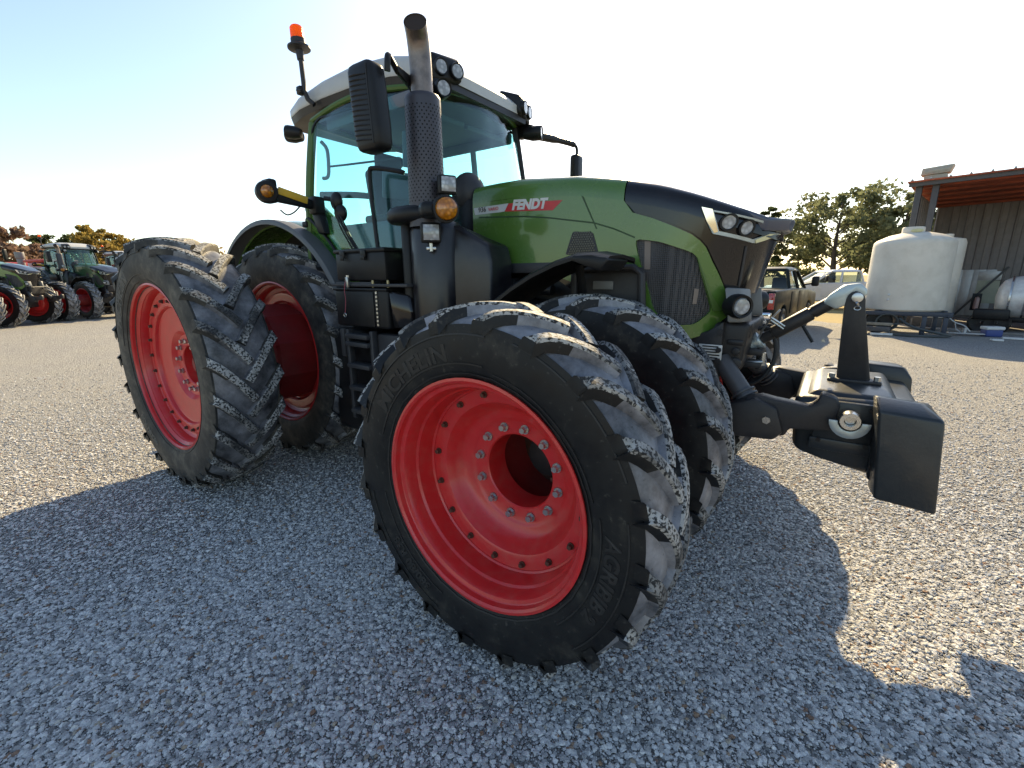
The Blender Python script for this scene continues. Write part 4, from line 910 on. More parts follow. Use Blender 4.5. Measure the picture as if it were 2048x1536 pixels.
# side work wiper / hose bundle at the rear corner of the door
wp = obj('wiper_motor', xf(join(sphere((.80, -.80, 2.31), .062, 16, 10, (1, .6, 1.15)), sphere((.84, -.80, 2.22), .065, 16, 10, (1, .6, 1.0)), cyl((.74, -.80, 2.33), (.68, -.82, 2.34), .018, 10)), (.20, 0, -.02)), black, T)
obj('wiper_arm', xf(join(tube(smooth_path([(.84, -.83, 2.20), (.93, -.82, 2.05), (1.06, -.80, 1.86)]), .010, 6), tube(smooth_path([(.87, -.83, 2.20), (.98, -.82, 2.02), (1.09, -.80, 1.86)]), .007, 6), tube(smooth_path([(.80, -.835, 2.30), (.86, -.83, 2.12), (1.0, -.81, 1.90)]), .006, 6)), (.20, 0, -.02)), black, wp)
obj('warning_sticker', box((.66, -.765, 2.16), (.06, .004, .09), .001, rot=(0, R(-20), 0)), stickerw, T)
obj('intake_hump', sphere((1.98, -.36, 2.30), .15, 20, 12, (.8, .9, 1.0)), darkgrey, T, 60)
obj('cowl', prism([(1.90, 1.5), (2.10, 1.5), (2.10, 2.24), (1.98, 2.30), (1.90, 2.26)], 'y', -.46, .46, .03), black, T)
# rear linkage, unseen; links made deep so they shade the gravel
for s in (-1, 1):
    obj('rear_lower_link', bevel(loft([[(-.45, s*.40, .66), (-.45, s*.30, .66), (-.45, s*.30, .36), (-.45, s*.40, .36)], [(-1.15, s*.50, .66), (-1.15, s*.40, .66), (-1.15, s*.40, .36), (-1.15, s*.50, .36)], [(-1.60, s*.54, .80), (-1.60, s*.42, .80), (-1.60, s*.42, .50), (-1.60, s*.54, .50)]]), .015), charcoal, T)
    obj('lift_rod', cyl((-.95, s*.45, .55), (-.80, s*.42, 1.35), .045, 14), charcoal, T)
obj('added_hitch_block', join(box((-1.2, 0, .62), (.8, .55, .26), .03)), charcoal, T)  # invented block out of view, added for the shadow it casts
obj('drawbar', box((-.95, 0, .42), (1.1, .16, .10), .01), charcoal, T)
# ------------------------------------------------------------------ front ballast weight, hung in the front linkage
W = thing('front_weight', 'dark grey cast ballast weight with upright arm hung on the tractor front linkage', 'weight', (4.45, 0, 0))
def wobj(n, gq, m, par=None, sm=35): return obj(n, xf(gq, (-4.45, 0, 0)), m, par or W, sm)
wobj('centre_block', bevel(loft([[(4.20, -.40, .815), (4.33, -.41, .765), (4.56, -.42, .745), (4.56, .42, .745), (4.33, .41, .765), (4.20, .40, .815)], [(4.18, -.40, 1.10), (4.33, -.41, 1.11), (4.56, -.42, 1.12), (4.56, .42, 1.12), (4.33, .41, 1.11), (4.18, .40, 1.10)]]), .04, 3), weightmat)
wobj('top_plate', bevel(loft([[(4.21, -.36, 1.08), (4.62, -.40, 1.08), (4.62, .40, 1.08), (4.21, .36, 1.08)], [(4.27, -.33, 1.135), (4.58, -.36, 1.135), (4.58, .36, 1.135), (4.27, .33, 1.135)]]), .02, 3), weightmat)
wobj('front_face', bevel(loft([[(4.52, -.50, .74), (4.74, -.50, .74), (4.74, .50, .74), (4.52, .50, .74)], [(4.52, -.50, 1.085), (4.71, -.50, 1.07), (4.71, .50, 1.07), (4.52, .50, 1.085)]]), .03, 3), weightmat)
for s in (-1, 1):
    e = [[(4.535, s*.46, .705), (4.765, s*.46, .69), (4.755, s*.655, .715), (4.545, s*.655, .73)], [(4.50, s*.46, 1.10), (4.735, s*.46, 1.09), (4.72, s*.655, 1.125), (4.505, s*.655, 1.135)], [(4.49, s*.47, 1.165), (4.69, s*.47, 1.155), (4.66, s*.56, 1.165), (4.50, s*.56, 1.175)]]
    wobj('end_block', bevel(loft(e), .012, 3), weightmat)
    sh = [[(4.24, s*.36, 1.08), (4.52, s*.36, 1.08), (4.52, s*.58, 1.08), (4.30, s*.58, 1.08)], [(4.27, s*.36, 1.13), (4.52, s*.36, 1.16), (4.52, s*.57, 1.16), (4.33, s*.56, 1.13)]]
    if s > 0: wobj('shoulder_block', bevel(loft(sh), .02, 3), weightmat)
    wobj('side_plate', join(box((4.40, s*.425, .985), (.24, .03, .24), .008), box((4.40, s*.432, .88), (.26, .03, .06), .006)), weightmat)
    for q in ((4.31, .90), (4.50, .90), (4.50, 1.08)): wobj('plate_bolt', cyl((q[0], s*.44, q[1]), (q[0], s*.452, q[1]), .011, 8), black)
    pin = wobj('hitch_pin', join(xf(lathe([(.024, -.03), (.040, -.03), (.043, 0), (.040, .03), (.024, .03), (.024, -.03)], 24), (4.42, s*.535, 1.045)), cyl((4.42, s*.44, 1.045), (4.42, s*.53, 1.045), .022, 16)), steel)
    wobj('pin_guard', prism([(4.42+.082*math.cos(R(a)), 1.035+.082*math.sin(R(a))) for a in range(180, 361, 15)]+[(4.42+.046*math.cos(R(a)), 1.035+.046*math.sin(R(a))) for a in range(360, 179, -20)], 'y', s*.535, s*.525, .002), palesteel)
wobj('upright_arm', prism(rounded([(4.352, 1.13), (4.505, 1.13), (4.425, 1.55), (4.42, 1.60), (4.375, 1.63), (4.34, 1.60), (4.335, 1.54)], .02, 2), 'y', -.045, .045, .006), charcoal)
wobj('arm_foot', join(box((4.43, 0, 1.142), (.24, .16, .02), .006)), charcoal)
for x_ in (4.33, 4.53): wobj('foot_bolt', cyl((x_, -.05, 1.15), (x_, -.05, 1.175), .016, 6), steel)
wobj('arm_pin', join(cyl((4.385, -.075, 1.59), (4.385, .075, 1.59), .026, 16, .003), cyl((4.385, -.085, 1.565), (4.395, -.06, 1.55), .006, 6)), steel)
wobj('pin_ring', tube([(4.392+.014*math.cos(a*.52), -.062, 1.535+.010*math.sin(a*.52)) for a in range(12)], .0028, 5, closed=True), steel)
# ------------------------------------------------------------------ other tractors in the yard: same make, farther off
SKIP = {'hub_bolt', 'rim_bolt', 'sidewall_lettering', 'sidewall_rib', 'lettering', 'decal', 'rib', 'frame_bolt', 'plate_print', 'type_plate', 'perforation', 'vent_cell', 'cooling_fin', 'hinge_knuckle', 'lanyard', 'lanyard_ring', 'padlock', 'latch', 'handle', 'handle_rod', 'warning_sticker', 'grille_sticker', 'crease_shade_line', 'panel_seam', 'arm_cable', 'catch_hook', 'collar', 'top_link', 'link_bracket', 'hitch_pin', 'plate_bolt', 'sun_blind', 'wiper_arm', 'platform_stay', 'handle_foot', 'grab_rail', 'terminal_rail', 'wiper_motor', 'pivot_bolt'}
darkgreen = M('dark_tractor_green', (.028, .080, .030), .3, coat=.3)
for loc, rz, lab, recol in (((-23.4, -1.75, 0), 42, 'green tractor with pale cab posts parked left of the dark tractors', None),
                            ((-25.5, 2.55, 0), 14, 'dark tractor with red wheels and orange beacon parked facing the yard', darkgreen),
                            ((-31.6, 6.2, 0), 10, 'dark tractor half hidden behind the big rear tyre', darkgreen)):
    c = copy_tree(T, SKIP); c.location = loc; c.rotation_euler = (0, 0, R(rz)); tag(c, lab, 'tractor', 'tractors parked across the yard')
    if recol:
        def rec(o):
            if o.type == 'MESH':
                for i, sl in enumerate(o.material_slots):
                    if sl.material in (green, greenlite): sl.link = 'OBJECT'; sl.material = recol
            for k in o.children: rec(k)
        rec(c)
c = None
# red machine and white hut behind them
rm = thing('combine_harvester', 'red harvester with grey exhaust and orange lamp behind the green tractor', 'harvester', (-33.3, 2.6, 0), R(20))
rmr = M('machine_red', (.42, .03, .03), .4)
obj('body', join(box((0, 0, 1.6), (3.6, 2.4, 1.5), .15, 3), box((-1.2, 0, 2.4), (1.4, 2.2, .5), .1)), rmr, rm)
obj('cab', bevel(loft([[(1.6, -.8, 1.4), (3.0, -.8, 1.4), (3.0, .8, 1.4), (1.6, .8, 1.4)], [(1.6, -.75, 2.6), (2.8, -.75, 2.6), (2.8, .75, 2.6), (1.6, .75, 2.6)]]), .05), autoglass, rm)
obj('roof', box((2.2, 0, 2.66), (1.5, 1.7, .14), .05), rmr, rm)
obj('exhaust', join(cyl((.9, -.6, 2.3), (.9, -.6, 2.85), .16, 16, .02), cyl((.9, -.6, 2.8), (.9, -.6, 3.15), .20, 16, .02)), midgrey, rm)
obj('side_lamp', box((1.4, -1.25, 2.25), (.4, .12, .12), .03), amber, rm)
for x_ in (-1.3, 1.9):
    for s in (-1, 1):
        w_ = obj('wheel', xf(lathe([(.12, -.2), (.5, -.18), (.52, -.22), (.52, .22), (.12, .2)], 24), (x_, s*1.25, .82)), rmr, rm)
        obj('tyre', xf(lathe([(.5, -.24), (.72, -.26), (.82, -.20), (.82, .20), (.72, .26), (.5, .24)], 32), (x_, s*1.25, .82)), TYRE[0], w_)
wh = thing('farm_hut', 'small white hut with flat roof behind the red harvester', 'hut', (-40.2, 4.1, 0), R(15))
obj('wall', box((0, 0, 1.05), (3, 2.6, 2.1), .02), M('hut_white', (.6, .6, .56), .7), wh); obj('roof', box((0, 0, 2.16), (3.3, 2.9, .12), .02), midgrey, wh)
obj('door', box((1.51, -.4, .95), (.04, .8, 1.85), .01), midgrey, wh)

# ------------------------------------------------------------------ pickups
def pickup(label, loc, rz, paint, group=None):
    p = thing('pickup_truck', label, 'pickup', loc, rz, group)
    def arch(cx): return [(cx+.47*math.cos(R(a)), .42+.47*math.sin(R(a))) for a in range(180, -1, -20)]
    prof = [(-2.85, .60)]+arch(-1.75)+arch(1.78)+[(2.80, .55), (2.92, .70), (2.90, 1.02), (2.72, 1.16), (1.35, 1.27), (.5, 1.30), (-1.02, 1.32), (-2.86, 1.30), (-2.90, 1.0)]
    body = obj('body', prism(prof, 'y', -.98, .98, .05, 3), paint, p)
    obj('bed_floor', box((-1.95, 0, 1.305), (1.66, 1.66, .03), .01), black, p)
    def ring(z_, x0, x1, hw): return [(x0, -hw, z_), (x1, -hw, z_), (x1, hw, z_), (x0, hw, z_)]
    obj('cab_glass', bevel(loft([ring(1.29, -1.02, 1.25, .90), ring(1.84, -.86, .42, .76)]), .03), autoglass, p)
    obj('roof', bevel(loft([ring(1.80, -.92, .50, .80), ring(1.87, -.90, .46, .78), ring(1.93, -.70, .25, .66)]), .04, 3), paint, p)
    for s in (-1, 1):
        for (a, b_) in (((-1.0, s*.90, 1.30), (-.88, s*.765, 1.84)), ((1.24, s*.89, 1.30), (.44, s*.755, 1.84)), ((.05, s*.915, 1.30), (-.05, s*.775, 1.84))): obj('pillar', tube([a, b_], .045, 8), paint, p)
        obj('door', box((.42, s*.985, .93), (.98, .02, .62), .03), paint, p); obj('door', box((-.56, s*.985, .93), (.90, .02, .62), .03), paint, p)
        m_ = obj('mirror', join(box((.86, s*1.22, 1.50), (.12, .20, .30), .05, 3), cyl((.86, s*.93, 1.40), (.86, s*1.16, 1.44), .03, 8)), black, p)
        obj('tail_light', box((-2.875, s*.90, 1.03), (.09, .15, .42), .02), redlens, p)
        obj('tail_lamp_lens', box((-2.922, s*.90, 1.03), (.01, .10, .08), .004), stickerw, p)
        obj('headlight', box((2.86, s*.76, .93), (.10, .36, .16), .03), ledlens, p)
        for x_ in (-1.75, 1.78):
            w_ = obj('wheel', xf(lathe([(.03, -.125), (.10, -.12), (.20, -.09), (.235, -.12), (.245, -.13), (.245, .12), (.03, .1)], 28), (x_, s*.86, .40), (0, 0, 0 if s < 0 else math.pi)), steel, p)
            obj('tyre', xf(lathe([(.24, -.12), (.33, -.145), (.39, -.12), (.402, -.08), (.402, .08), (.39, .12), (.33, .145), (.24, .12)], 32), (x_, s*.86, .402)), TYRE[0], w_)
    tg = obj('tailgate', box((-2.905, 0, 1.03), (.05, 1.60, .52), .03), paint, p); obj('handle', box((-2.935, 0, 1.18), (.02, .26, .07), .01), black, tg)
    obj('rear_bumper', join(box((-2.97, 0, .66), (.20, 1.92, .20), .05, 3), box((-2.95, 0, .53), (.12, 1.5, .10), .02)), chrome if paint is not whitepaint else steel, p)
    obj('number_plate', box((-3.075, 0, .66), (.01, .32, .15), .002), stickerw, p)
    obj('front_bumper', box((2.93, 0, .62), (.16, 1.92, .24), .05, 3), steel, p); obj('chassis', box((0, 0, .48), (5.2, 1.0, .22), .03), black, p)
    obj('seat', join(box((.2, -.4, 1.35), (.16, .45, .55), .05), box((.2, .4, 1.35), (.16, .45, .55), .05)), interior_d, p)
    return p
whitepaint = M('truck_white', (.66, .67, .68), .25, coat=.6, var=.03)
blackpaint = M('truck_black', (.008, .012, .012), .35, coat=.0, var=.1, spec=.2)
pickup('dark pickup truck with red tail lights parked facing away', (2.42, 13.4, 0), R(83), blackpaint)
pickup('white pickup truck parked beyond the dark pickup', (4.05, 25.6, 0), R(208), whitepaint)

# ------------------------------------------------------------------ open-fronted shed
shed = thing('metal_shed', 'open fronted corrugated metal shed with orange red roof underside', 'shed', (6.05, 17.05, 0), R(-12))
wallm = M('weathered_sheet', (.20, .185, .185), .55, metal=.25, var=.25, vs=1.2, bmp=.05, bs=30, dust=((.16, .13, .10), .4), dscale=.8)
roofm = M('orange_red_roof', (.34, .085, .045), .75, var=.4, vs=1.2); galv = M('galvanised_sheet', (.42, .43, .44), .45, metal=.5, var=.2, vs=2, dust=((.3, .27, .22), .35), dscale=1.5)  # orange red with random blotches for roof deck and purlins
darksteel = M('dark_post', (.07, .068, .07), .55, var=.2)
# back wall: corrugated panels one by one
wp0 = None
for k in range(34):
    prof = [(0, 0), (.02, .0), (.045, -.035), (.075, -.035), (.10, 0), (.24, 0), (.255, -.012), (.275, -.012), (.29, 0), (.452, 0), (.452, .012), (0, .012)]
    if wp0 is None:
        wp0 = obj('wall_panel', prism(prof, 'z', 0, 4.20, 0), wallm, shed, 0); o = wp0
    else: o = share('wall_panel', wp0, shed)
    o.location = (.05+k*.432, 5.0+(.004 if k % 2 else 0), .05)
lw0 = None
for k in range(11):
    if lw0 is None: lw0 = share('side_wall_panel', wp0, shed)
    else: lw0 = share('side_wall_panel', wp0, shed)
    lw0.rotation_euler = (0, 0, R(90)); lw0.location = (-.02+(.004 if k % 2 else 0), .10+k*.432, .05); lw0.scale = (1, 1, 1.0)
obj('roof_deck', bevel(loft([[(-.25, -.45, 4.50), (14.8, -.45, 4.62), (14.8, -.45, 4.66), (-.25, -.45, 4.54)], [(-.25, 5.3, 4.24), (14.8, 5.3, 4.36), (14.8, 5.3, 4.40), (-.25, 5.3, 4.28)]]), 0), roofm, shed)
for k in range(34):
    x_ = -.15+k*.44; z_ = 4.548+(x_+.25)/15.05*.12
    obj('roof_rib', loft([[(x_-.03, -.46, z_), (x_+.03, -.46, z_), (x_+.012, -.46, z_+.05), (x_-.012, -.46, z_+.05)], [(x_-.03, 5.3, z_-.26), (x_+.03, 5.3, z_-.26), (x_+.012, 5.3, z_-.21), (x_-.012, 5.3, z_-.21)]]), galv, shed, 0)
for k in range(6): obj('purlin', bevel(loft([[(-.2, .3+k*.9, 4.40-k*.041), (-.2, .38+k*.9, 4.40-k*.041), (-.2, .38+k*.9, 4.52-k*.041), (-.2, .3+k*.9, 4.52-k*.041)], [(14.8, .3+k*.9, 4.52-k*.041), (14.8, .38+k*.9, 4.52-k*.041), (14.8, .38+k*.9, 4.64-k*.041), (14.8, .3+k*.9, 4.64-k*.041)]]), 0), roofm, shed)
obj('eave_beam', bevel(loft([[(-.22, -.36, 4.38), (14.8, -.36, 4.50), (14.8, -.36, 4.62), (-.22, -.36, 4.50)], [(-.22, -.26, 4.38), (14.8, -.26, 4.50), (14.8, -.26, 4.62), (-.22, -.26, 4.50)]]), 0), darksteel, shed)
for x_ in (.02, .42, 6.2, 12.4): obj('post', box((x_, -.10, 2.2), (.16, .18, 4.5), .01), darksteel, shed)
for x_ in (3.2, 9.3): obj('post', box((x_, 4.85, 2.05), (.14, .14, 4.1), .01), darksteel, shed)
# patched galvanised sheets, board, brace on the back wall
for k in range(4): obj('patch_sheet', box((1.02+k*.30, 4.93+(.01 if k % 2 else 0), .98), (.315, .02, 1.72), .003, rot=(0, R(random.uniform(-.6, .6)), 0)), galv, shed)
obj('notice_board', box((1.93, 4.90, 1.02), (.60, .02, .84), .003), M('board_pale_green', (.36, .38, .30), .7), shed); obj('patch_sheet', box((1.93, 4.905, 1.62), (.62, .02, .32), .003), galv, shed)
obj('brace', box((1.72, 4.87, .95), (.07, .05, 2.35), .006, rot=(0, R(33), 0)), darksteel, shed)
fe = thing('fire_extinguisher', 'small fire extinguisher hung on the shed wall', 'extinguisher', (8.62, 20.72, .42))
obj('cylinder', xf(lathe([(1e-4, 0), (.07, .005), (.075, .03), (.075, .36), (.05, .42), (.02, .44), (1e-4, .44)], 20, 'z')), M('extinguisher_pale', (.45, .30, .28), .35), fe)
obj('valve', join(box((0, 0, .47), (.06, .05, .06), .01), box((.03, 0, .51), (.12, .03, .02), .005)), black, fe); obj('hose', tube(smooth_path([(.04, 0, .47), (.10, -.02, .40), (.10, -.02, .15)]), .012, 6), hose, fe)
obj('wall_plate', box((0, .09, .25), (.26, .02, .62), .005), black, fe)
slab = struct(obj('concrete_slab', xf(prism([(-.6, -1.1), (15, -.9), (15, 5.2), (-.4, 5.2)], 'z', 0, .06, .01), (6.05, 17.05, 0), (0, 0, R(-12))), M('old_concrete', (.26, .24, .22), .85, var=.2, vs=1.5, bmp=.2, bs=20, dust=((.12, .10, .08), .5), dscale=1.2)))
fl = thing('roof_floodlight', 'boxy floodlight fixture standing on the corner of the shed roof', 'floodlight', (6.42, 17.2, 4.56), R(-12))
obj('base', box((0, 0, .08), (.55, .35, .20), .03), M('fixture_beige', (.42, .38, .30), .6), fl)
obj('head', prism([(-.36, .17), (.32, .19), (.40, .42), (-.34, .38)], 'y', -.22, .22, .02), MATS['fixture_beige'], fl); obj('glass', prism([(-.28, .21), (.26, .23), (.31, .38), (-.26, .34)], 'y', -.226, -.20, .004), lensglass, fl)

# ------------------------------------------------------------------ white poly tank on a frame, and the clutter under it
polym = M('poly_tank_cream', (.68, .62, .53), .55, var=.06, vs=2, bmp=.1, bs=60, dust=((.42, .36, .27), .35), dscale=2.5)
tk = thing('water_tank', 'big cream poly tank with domed top on a dark steel frame', 'tank', (5.98, 14.85, 0))
obj('shell', xf(lathe([(1e-4, .66), (.90, .66), (.945, .70), (.95, .76), (.94, 2.50), (.925, 2.60), (.86, 2.66), (.60, 2.79), (.32, 2.86), (1e-4, 2.88)], 64, 'z')), polym, tk, 40)
obj('lid', xf(lathe([(1e-4, 3.02), (.24, 3.01), (.26, 2.98), (.26, 2.84)], 32, 'z'), (-.08, -.1, 0)), polym, tk); obj('lid_patch', sphere((-.02, -.36, 2.90), .14, 16, 8, (1, .15, .35)), M('patch_yellow', (.6, .55, .3), .6), tk)
for z_ in (.98, 1.12): obj('fitting', sphere((-.42, -.855, z_), .035, 10, 6), stickerw, tk)
fr = obj('frame', join(*[box((0, y_, .60), (2.05, .08, .12), .01) for y_ in (-.85, 0, .85)], *[box((x_, 0, .58), (.08, 1.8, .12), .01) for x_ in (-.95, .95)]), M('frame_blue_black', (.03, .04, .06), .5), tk)
for x_, y_ in ((-.9, -.8), (.45, -.82), (.9, -.8), (-.9, .8), (.9, .8)): obj('leg', box((x_, y_, .27), (.11, .11, .54), .01), MATS['frame_blue_black'], tk)
for s in (-1, 1): obj('axle_wheel', xf(lathe([(.05, -.09), (.18, -.08), (.30, -.10), (.34, -.06), (.34, .06), (.30, .10), (.05, .08)], 28), (-.55+.0, s*.70, .34)), TYRE[0], tk)
t2 = thing('tall_tank', 'second cream poly tank standing behind the domed tank', 'tank', (6.92, 16.75, 0))
obj('shell', xf(lathe([(1e-4, .35), (.46, .35), (.48, .42), (.48, 2.62), (.44, 2.74), (1e-4, 2.84)], 40, 'z')), polym, t2); obj('stand', box((0, 0, .17), (1.0, 1.0, .34), .02), darksteel, t2); obj('lid', cyl((0, 0, 2.80), (0, 0, 2.90), .15, 20, .01), polym, t2)
tag(obj('black_hose', join(tube(smooth_path([(5.15, 14.1, .32), (5.5, 13.9, .30), (5.85, 13.95, .30), (6.02, 14.05, .40), (5.98, 14.15, .52)]), .025, 8), tube(smooth_path([(5.9, 14.0, .45), (6.2, 13.75, .25), (6.75, 13.6, .12), (7.0, 13.75, .06), (6.7, 13.55, .04), (6.1, 13.45, .04), (5.75, 13.5, .05)]), .035, 8)), M('hose_grey', (.06, .07, .07), .45)), 'black hose looped on the ground under the tank', 'hose')
tag(obj('coiled_hose', join(*[tube([(5.62+(.26-.02*k)*math.cos(a*.35), 13.95+.08*k, .34+(.24-.02*k)*math.sin(a*.35)) for a in range(18)], .016, 6, closed=True) for k in range(3)]), MATS['hose_grey']), 'coil of hose leaning beneath the tank frame', 'hose')
timber = M('weathered_timber', (.30, .25, .19), .8, var=.3, vs=6)
for i, (a, b_, w_, lab) in enumerate((((5.05, 14.0, .32), (5.75, 13.85, .26), .05, 'pale plank lying across the clutter under the tank'), ((5.1, 13.7, .17), (5.7, 13.6, .16), .09, 'dark beam on the gravel beneath the tank'), ((5.25, 13.35, .05), (5.75, 13.4, .05), .035, 'short white pipe lying in front of the dark beam'))):
    d = Vector(b_)-Vector(a); o = tag(obj('timber' if i < 2 else 'plastic_pipe', box((0, 0, 0), (d.length, w_*2, w_*1.6), .008), timber if i == 0 else (darksteel if i == 1 else stickerw)), lab, 'plank' if i < 2 else 'pipe')
    o.location = (Vector(a)+Vector(b_))/2; o.rotation_euler = (0, 0, math.atan2(d.y, d.x))
dl = thing('trailer_jack', 'small metal trailer jack with bent handle beside the tank', 'jack', (7.35, 14.6, .06))
obj('handle', tube(smooth_path([(-.35, 0, .45), (-.18, 0, .30), (.02, 0, .22), (.16, 0, .06)]), .018, 8), galv, dl); obj('brace', tube([(-.18, 0, .30), (-.14, 0, .12), (-.02, 0, .02)], .014, 8), galv, dl)
obj('base', join(box((.08, 0, .01), (.75, .22, .03), .008), cyl((.05, 0, .02), (.05, 0, .16), .05, 12)), galv, dl)
bk = thing('cool_box', 'white and blue plastic cooler standing on the slab edge', 'cooler', (7.97, 14.75, .0), R(20))
obj('tub', box((0, 0, .10), (.38, .26, .20), .03, 3), M('cooler_blue', (.03, .06, .22), .5), bk); obj('lid', box((0, 0, .235), (.42, .30, .09), .03, 3), stickerw, bk)
for x_, y_, l_, rz_, lab in ((8.35, 14.15, .55, -8, 'white board lying flat on the gravel before the slab'), (8.95, 13.9, .4, -15, 'pale board scrap lying near the white board'), (7.85, 13.55, .22, 10, 'crumpled white litter on the shaded gravel')):
    o = tag(obj('scrap_board', box((0, 0, .03), (l_, .16, .05), .01), stickerw), lab, 'board'); o.location = (x_, y_, 0.004); o.rotation_euler = (0, 0, R(rz_))
# silver tank trailer at the right
tr = thing('tank_trailer', 'silver ribbed tank trailer with red pump parked at the shed', 'trailer', (9.3, 16.0, 0), R(-12))
obj('barrel', xf(lathe([(1e-4, -1.15), (.30, -1.12), (.50, -1.02), (.60, -.86), (.62, -.7), (.62, 1.5), (.5, 1.75), (1e-4, 1.85)], 40, 'x'), (0, 0, 1.0)), M('silver_tank', (.72, .71, .68), .4, metal=.2, var=.15, dust=((.35, .28, .2), .4), dscale=2), tr, 50)
for x_ in (-.86, -.55, -.1, .4): obj('band', xf(lathe([(.618, x_-.02), (.635, x_-.02), (.635, x_+.02), (.618, x_+.02)], 40, 'x'), (0, 0, 1.0)), steel, tr)
obj('chassis', box((.3, 0, .40), (3.4, .8, .14), .02), black, tr); obj('fender', box((-1.15, -.55, .55), (.75, .35, .30), .05), black, tr)
for x_ in (-1.3, -1.0): obj('wheel', xf(lathe([(.04, -.09), (.16, -.07), (.26, -.10), (.31, -.06), (.31, .06), (.26, .10), (.04, .09)], 24), (x_, -.55, .31)), TYRE[0], tr)
obj('pump', join(box((-.42, -.72, .72), (.18, .22, .42), .05, 3), box((-.15, -.72, .66), (.20, .24, .40), .05, 3)), M('pump_red', (.45, .03, .035), .4), tr)
obj('pump_hose', join(tube(smooth_path([(-.42, -.74, .92), (-.38, -.76, 1.05), (-.2, -.76, 1.08), (-.1, -.76, .88)]), .025, 8), tube(smooth_path([(-.30, -.76, .86), (-.22, -.78, 1.18), (0, -.78, 1.2)]), .02, 8)), hose, tr)

# ------------------------------------------------------------------ trees
def leaf_mat(name, cols):
    m, t, b = newmat(name); t.n.remove(b); out = t.n['Material Output']
    n = noise(t, 1.1, 3, .6); n2 = noise(t, 9, 2, .6)
    c = ramp(t, n.outputs[0], [(.32, cols[0]), (.5, cols[1]), (.68, cols[2])])
    c = mix(t, ramp(t, n2.outputs[0], [(.4, g(.4)), (.6, g(0))]), c, tuple(x*.5 for x in cols[0]))
    d = t.add('BsdfDiffuse'); tl_ = t.add('BsdfTranslucent'); t.link(c, d.inputs[0]); t.link(c, tl_.inputs[0])
    mx = t.add('MixShader'); mx.inputs[0].default_value = .5; t.link(d.outputs[0], mx.inputs[1]); t.link(tl_.outputs[0], mx.inputs[2]); t.link(mx.outputs[0], out.inputs[0]); return m
LEAF = {'oak': leaf_mat('leaf_dull_green', ((.13, .15, .085), (.19, .21, .115), (.27, .26, .13))), 'pine': leaf_mat('needle_green', ((.06, .085, .045), (.09, .115, .055), (.14, .15, .065))),  # leaf colours lightened: haze and glare put into the colour
        'yellow': leaf_mat('leaf_yellow', ((.27, .19, .06), (.38, .27, .08), (.22, .18, .06))), 'red': leaf_mat('leaf_red', ((.24, .15, .12), (.30, .20, .15), (.21, .16, .11))),
        'tan': leaf_mat('leaf_tan', ((.20, .13, .06), (.27, .18, .09), (.13, .11, .05))), 'dark': leaf_mat('leaf_dark', ((.04, .055, .025), (.075, .085, .04), (.10, .10, .05)))}
bark = M('bark', (.075, .058, .045), .9, var=.3, vs=3)
def tree(label, cat_name, loc, h, cw, kind, n=5200, trunk=.30, base=.25, seed=1, leaf=.17, name='tree'):
    rg = np.random.default_rng(seed); rr = random.Random(seed)
    t = thing(name, label, 'tree', loc)
    wood, ends = [], []
    lean = Vector((rr.uniform(-.03, .03), rr.uniform(-.03, .03), 1))
    tp = [(0, 0, -.1)]+[(lean.x*h*f+rr.uniform(-.08, .08), lean.y*h*f+rr.uniform(-.08, .08), h*f) for f in (.12, .25, .45, .65, .85, .97)]
    wood.append(tube(tp, [trunk, trunk*.8, trunk*.7, trunk*.5, trunk*.34, trunk*.18, .03], 10))
    nb = 20 if kind in ('oak', 'pine') else 16
    for i in range(nb):
        f = base+(.96-base)*(i+rr.random()*.6)/nb; a = i*2.4+rr.uniform(-.5, .5)
        shape = (math.sin(math.pi*min(1, (f-base*.55)/(1.08-base*.55)))**.6) if kind != 'pine' else (1.05-f)**.7
        L = cw*.5*shape*rr.uniform(.75, 1.12)
        p0 = Vector((lean.x*h*f, lean.y*h*f, h*f)); rise = .35 if kind != 'pine' else .08
        p2 = p0+Vector((math.cos(a)*L, math.sin(a)*L, L*rise*rr.uniform(.5, 1.5))); p1 = p0.lerp(p2, .5)+Vector((0, 0, L*.10))
        wood.append(tube([p0, p1, p2], [trunk*.30*(1.1-f), trunk*.18*(1.1-f)+.01, .012], 6)); ends.append((p2, L)); ends.append((p1, L))
        for k in range(3):
            q = p0.lerp(p2, rr.uniform(.4, .95))+Vector((rr.uniform(-.25, .25)*L, rr.uniform(-.25, .25)*L, rr.uniform(-.05, .3)*L))
            wood.append(tube([p1.lerp(p2, rr.uniform(0, .6)), q], [.022, .008], 5)); ends.append((q, L*.8))
    obj('trunk', join(*wood), bark, t, 50)
    idx = rg.integers(0, len(ends), n); c = np.array([tuple(e[0]) for e in ends])[idx]; s = np.array([max(.35, e[1]*.26) for e in ends])[idx][:, None]
    d = rg.normal(0, 1, (n, 3)); d /= np.linalg.norm(d, axis=1)[:, None]; P = c+d*s*(rg.random((n, 1))**.45)*np.array([1, 1, .62 if kind != 'pine' else .35])
    P[:, 2] = np.maximum(P[:, 2], h*base*.55)
    a = rg.normal(0, 1, (n, 3)); a /= np.linalg.norm(a, axis=1)[:, None]; b_ = np.cross(a, rg.normal(0, 1, (n, 3))); b_ /= np.linalg.norm(b_, axis=1)[:, None]
    sz = (leaf*(.55+.9*rg.random((n, 1)))); a = a*sz; b_ = b_*sz*.6
    V = np.stack([P-a, P-b_*.9, P+a, P+b_], 1).reshape(-1, 3); F = np.arange(n*4).reshape(n, 4)
    o = obj('crown', (V.tolist(), F.tolist()), LEAF[kind], t, 0, recalc=False)
    return t
tree('large dull green shade tree beyond the white pickup', 'tree', (3.9, 45, 0), 7.7, 8.6, 'oak', 5600, .33, .22, 3)
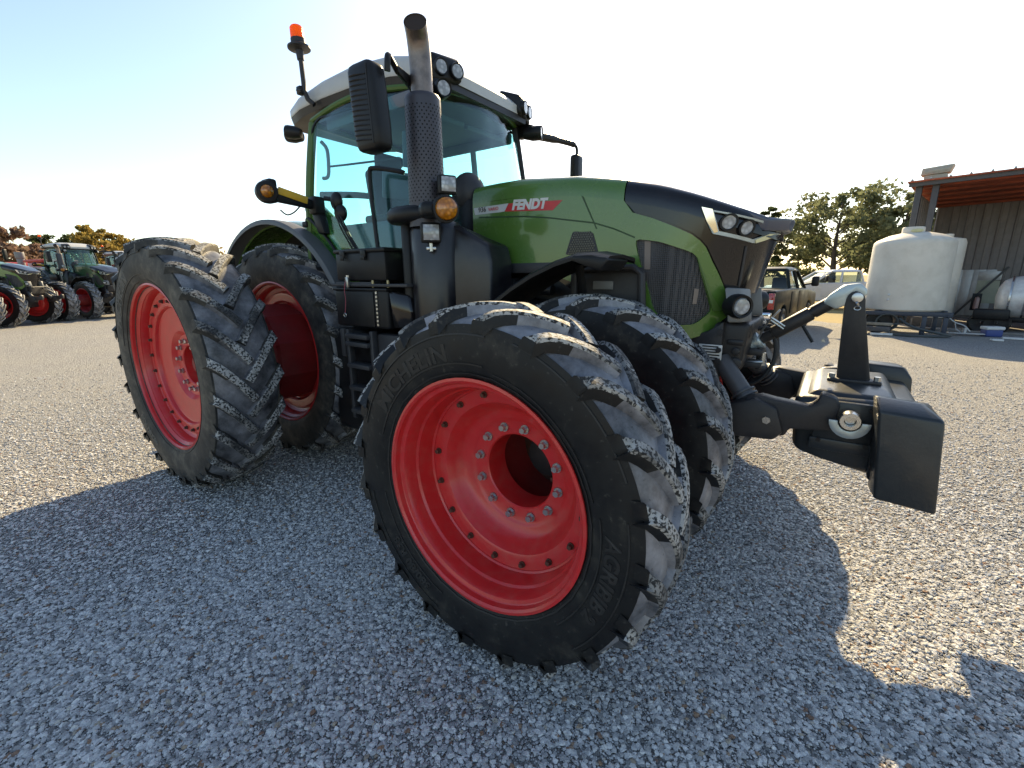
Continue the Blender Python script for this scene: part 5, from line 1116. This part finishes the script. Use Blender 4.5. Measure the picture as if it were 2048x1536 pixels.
tree('tall green tree rising behind the shed corner', 'tree', (7.6, 40, 0), 6.9, 5.6, 'oak', 4600, .26, .3, 5)
tree('slim pine behind the tractor nose', 'tree', (-2.1, 52, 0), 8.8, 5.0, 'pine', 4200, .22, .35, 8, .16, 'pine_tree')
tree('yellowing tree between the pine and the large shade tree', 'tree', (.9, 52, 0), 5.2, 5.2, 'oak', 3600, .18, .2, 11)
tree('low far tree beyond the dark pickup roof', 'tree', (-3.8, 66, 0), 6.0, 6.5, 'pine', 3000, .2, .2, 13)
tree('green tree half hidden by the cream tank', 'tree', (6.0, 56, 0), 7.0, 6.4, 'oak', 4200, .25, .2, 17)
tree('red autumn tree above the green tractor cab', 'tree', (-47.2, 3.2, 0), 5.6, 4.6, 'red', 2600, .2, .2, 21, .2)
tree('russet autumn tree behind the red harvester', 'tree', (-50, 5.8, 0), 4.2, 4.2, 'red', 2200, .2, .2, 22, .2)
tree('bright yellow tree behind the dark tractor', 'tree', (-54, 11.1, 0), 6.0, 5.4, 'yellow', 3000, .2, .18, 23, .2)
tree('dark green tree rising over the tan brush', 'tree', (-62, 9.6, 0), 5.7, 5.6, 'dark', 2400, .2, .25, 24, .2)
tree('grey green tree beside the bright yellow tree', 'tree', (-60, 13.2, 0), 5.2, 6.0, 'dark', 2400, .2, .2, 25, .2)
# tan brush that reads as one wall of twigs behind the tractors
def brush():
    n = 16000; rg = np.random.default_rng(31); u = rg.random(n)
    x = -50-10*rg.random(n); y = -14+60*u; hh = 3.4+.8*np.sin(y*.7)+.6*np.sin(y*1.9+1)+.5*rg.random(n); z = hh*rg.random(n)**.7
    P = np.stack([x, y, z], 1); a = rg.normal(0, 1, (n, 3)); a[:, 2] += .6; a /= np.linalg.norm(a, axis=1)[:, None]; b_ = np.cross(a, rg.normal(0, 1, (n, 3))); b_ /= np.linalg.norm(b_, axis=1)[:, None]
    sz = .22*(.6+rg.random((n, 1))); V = np.stack([P-a*sz, P-b_*sz*.5, P+a*sz, P+b_*sz*.5], 1).reshape(-1, 3)
    o = obj('brush', (V.tolist(), np.arange(n*4).reshape(n, 4).tolist()), LEAF['tan'], None, 0, recalc=False); stuff(o); o['label'] = 'tan autumn brush forming a low wall behind the parked tractors'; o['category'] = 'brush'
brush()
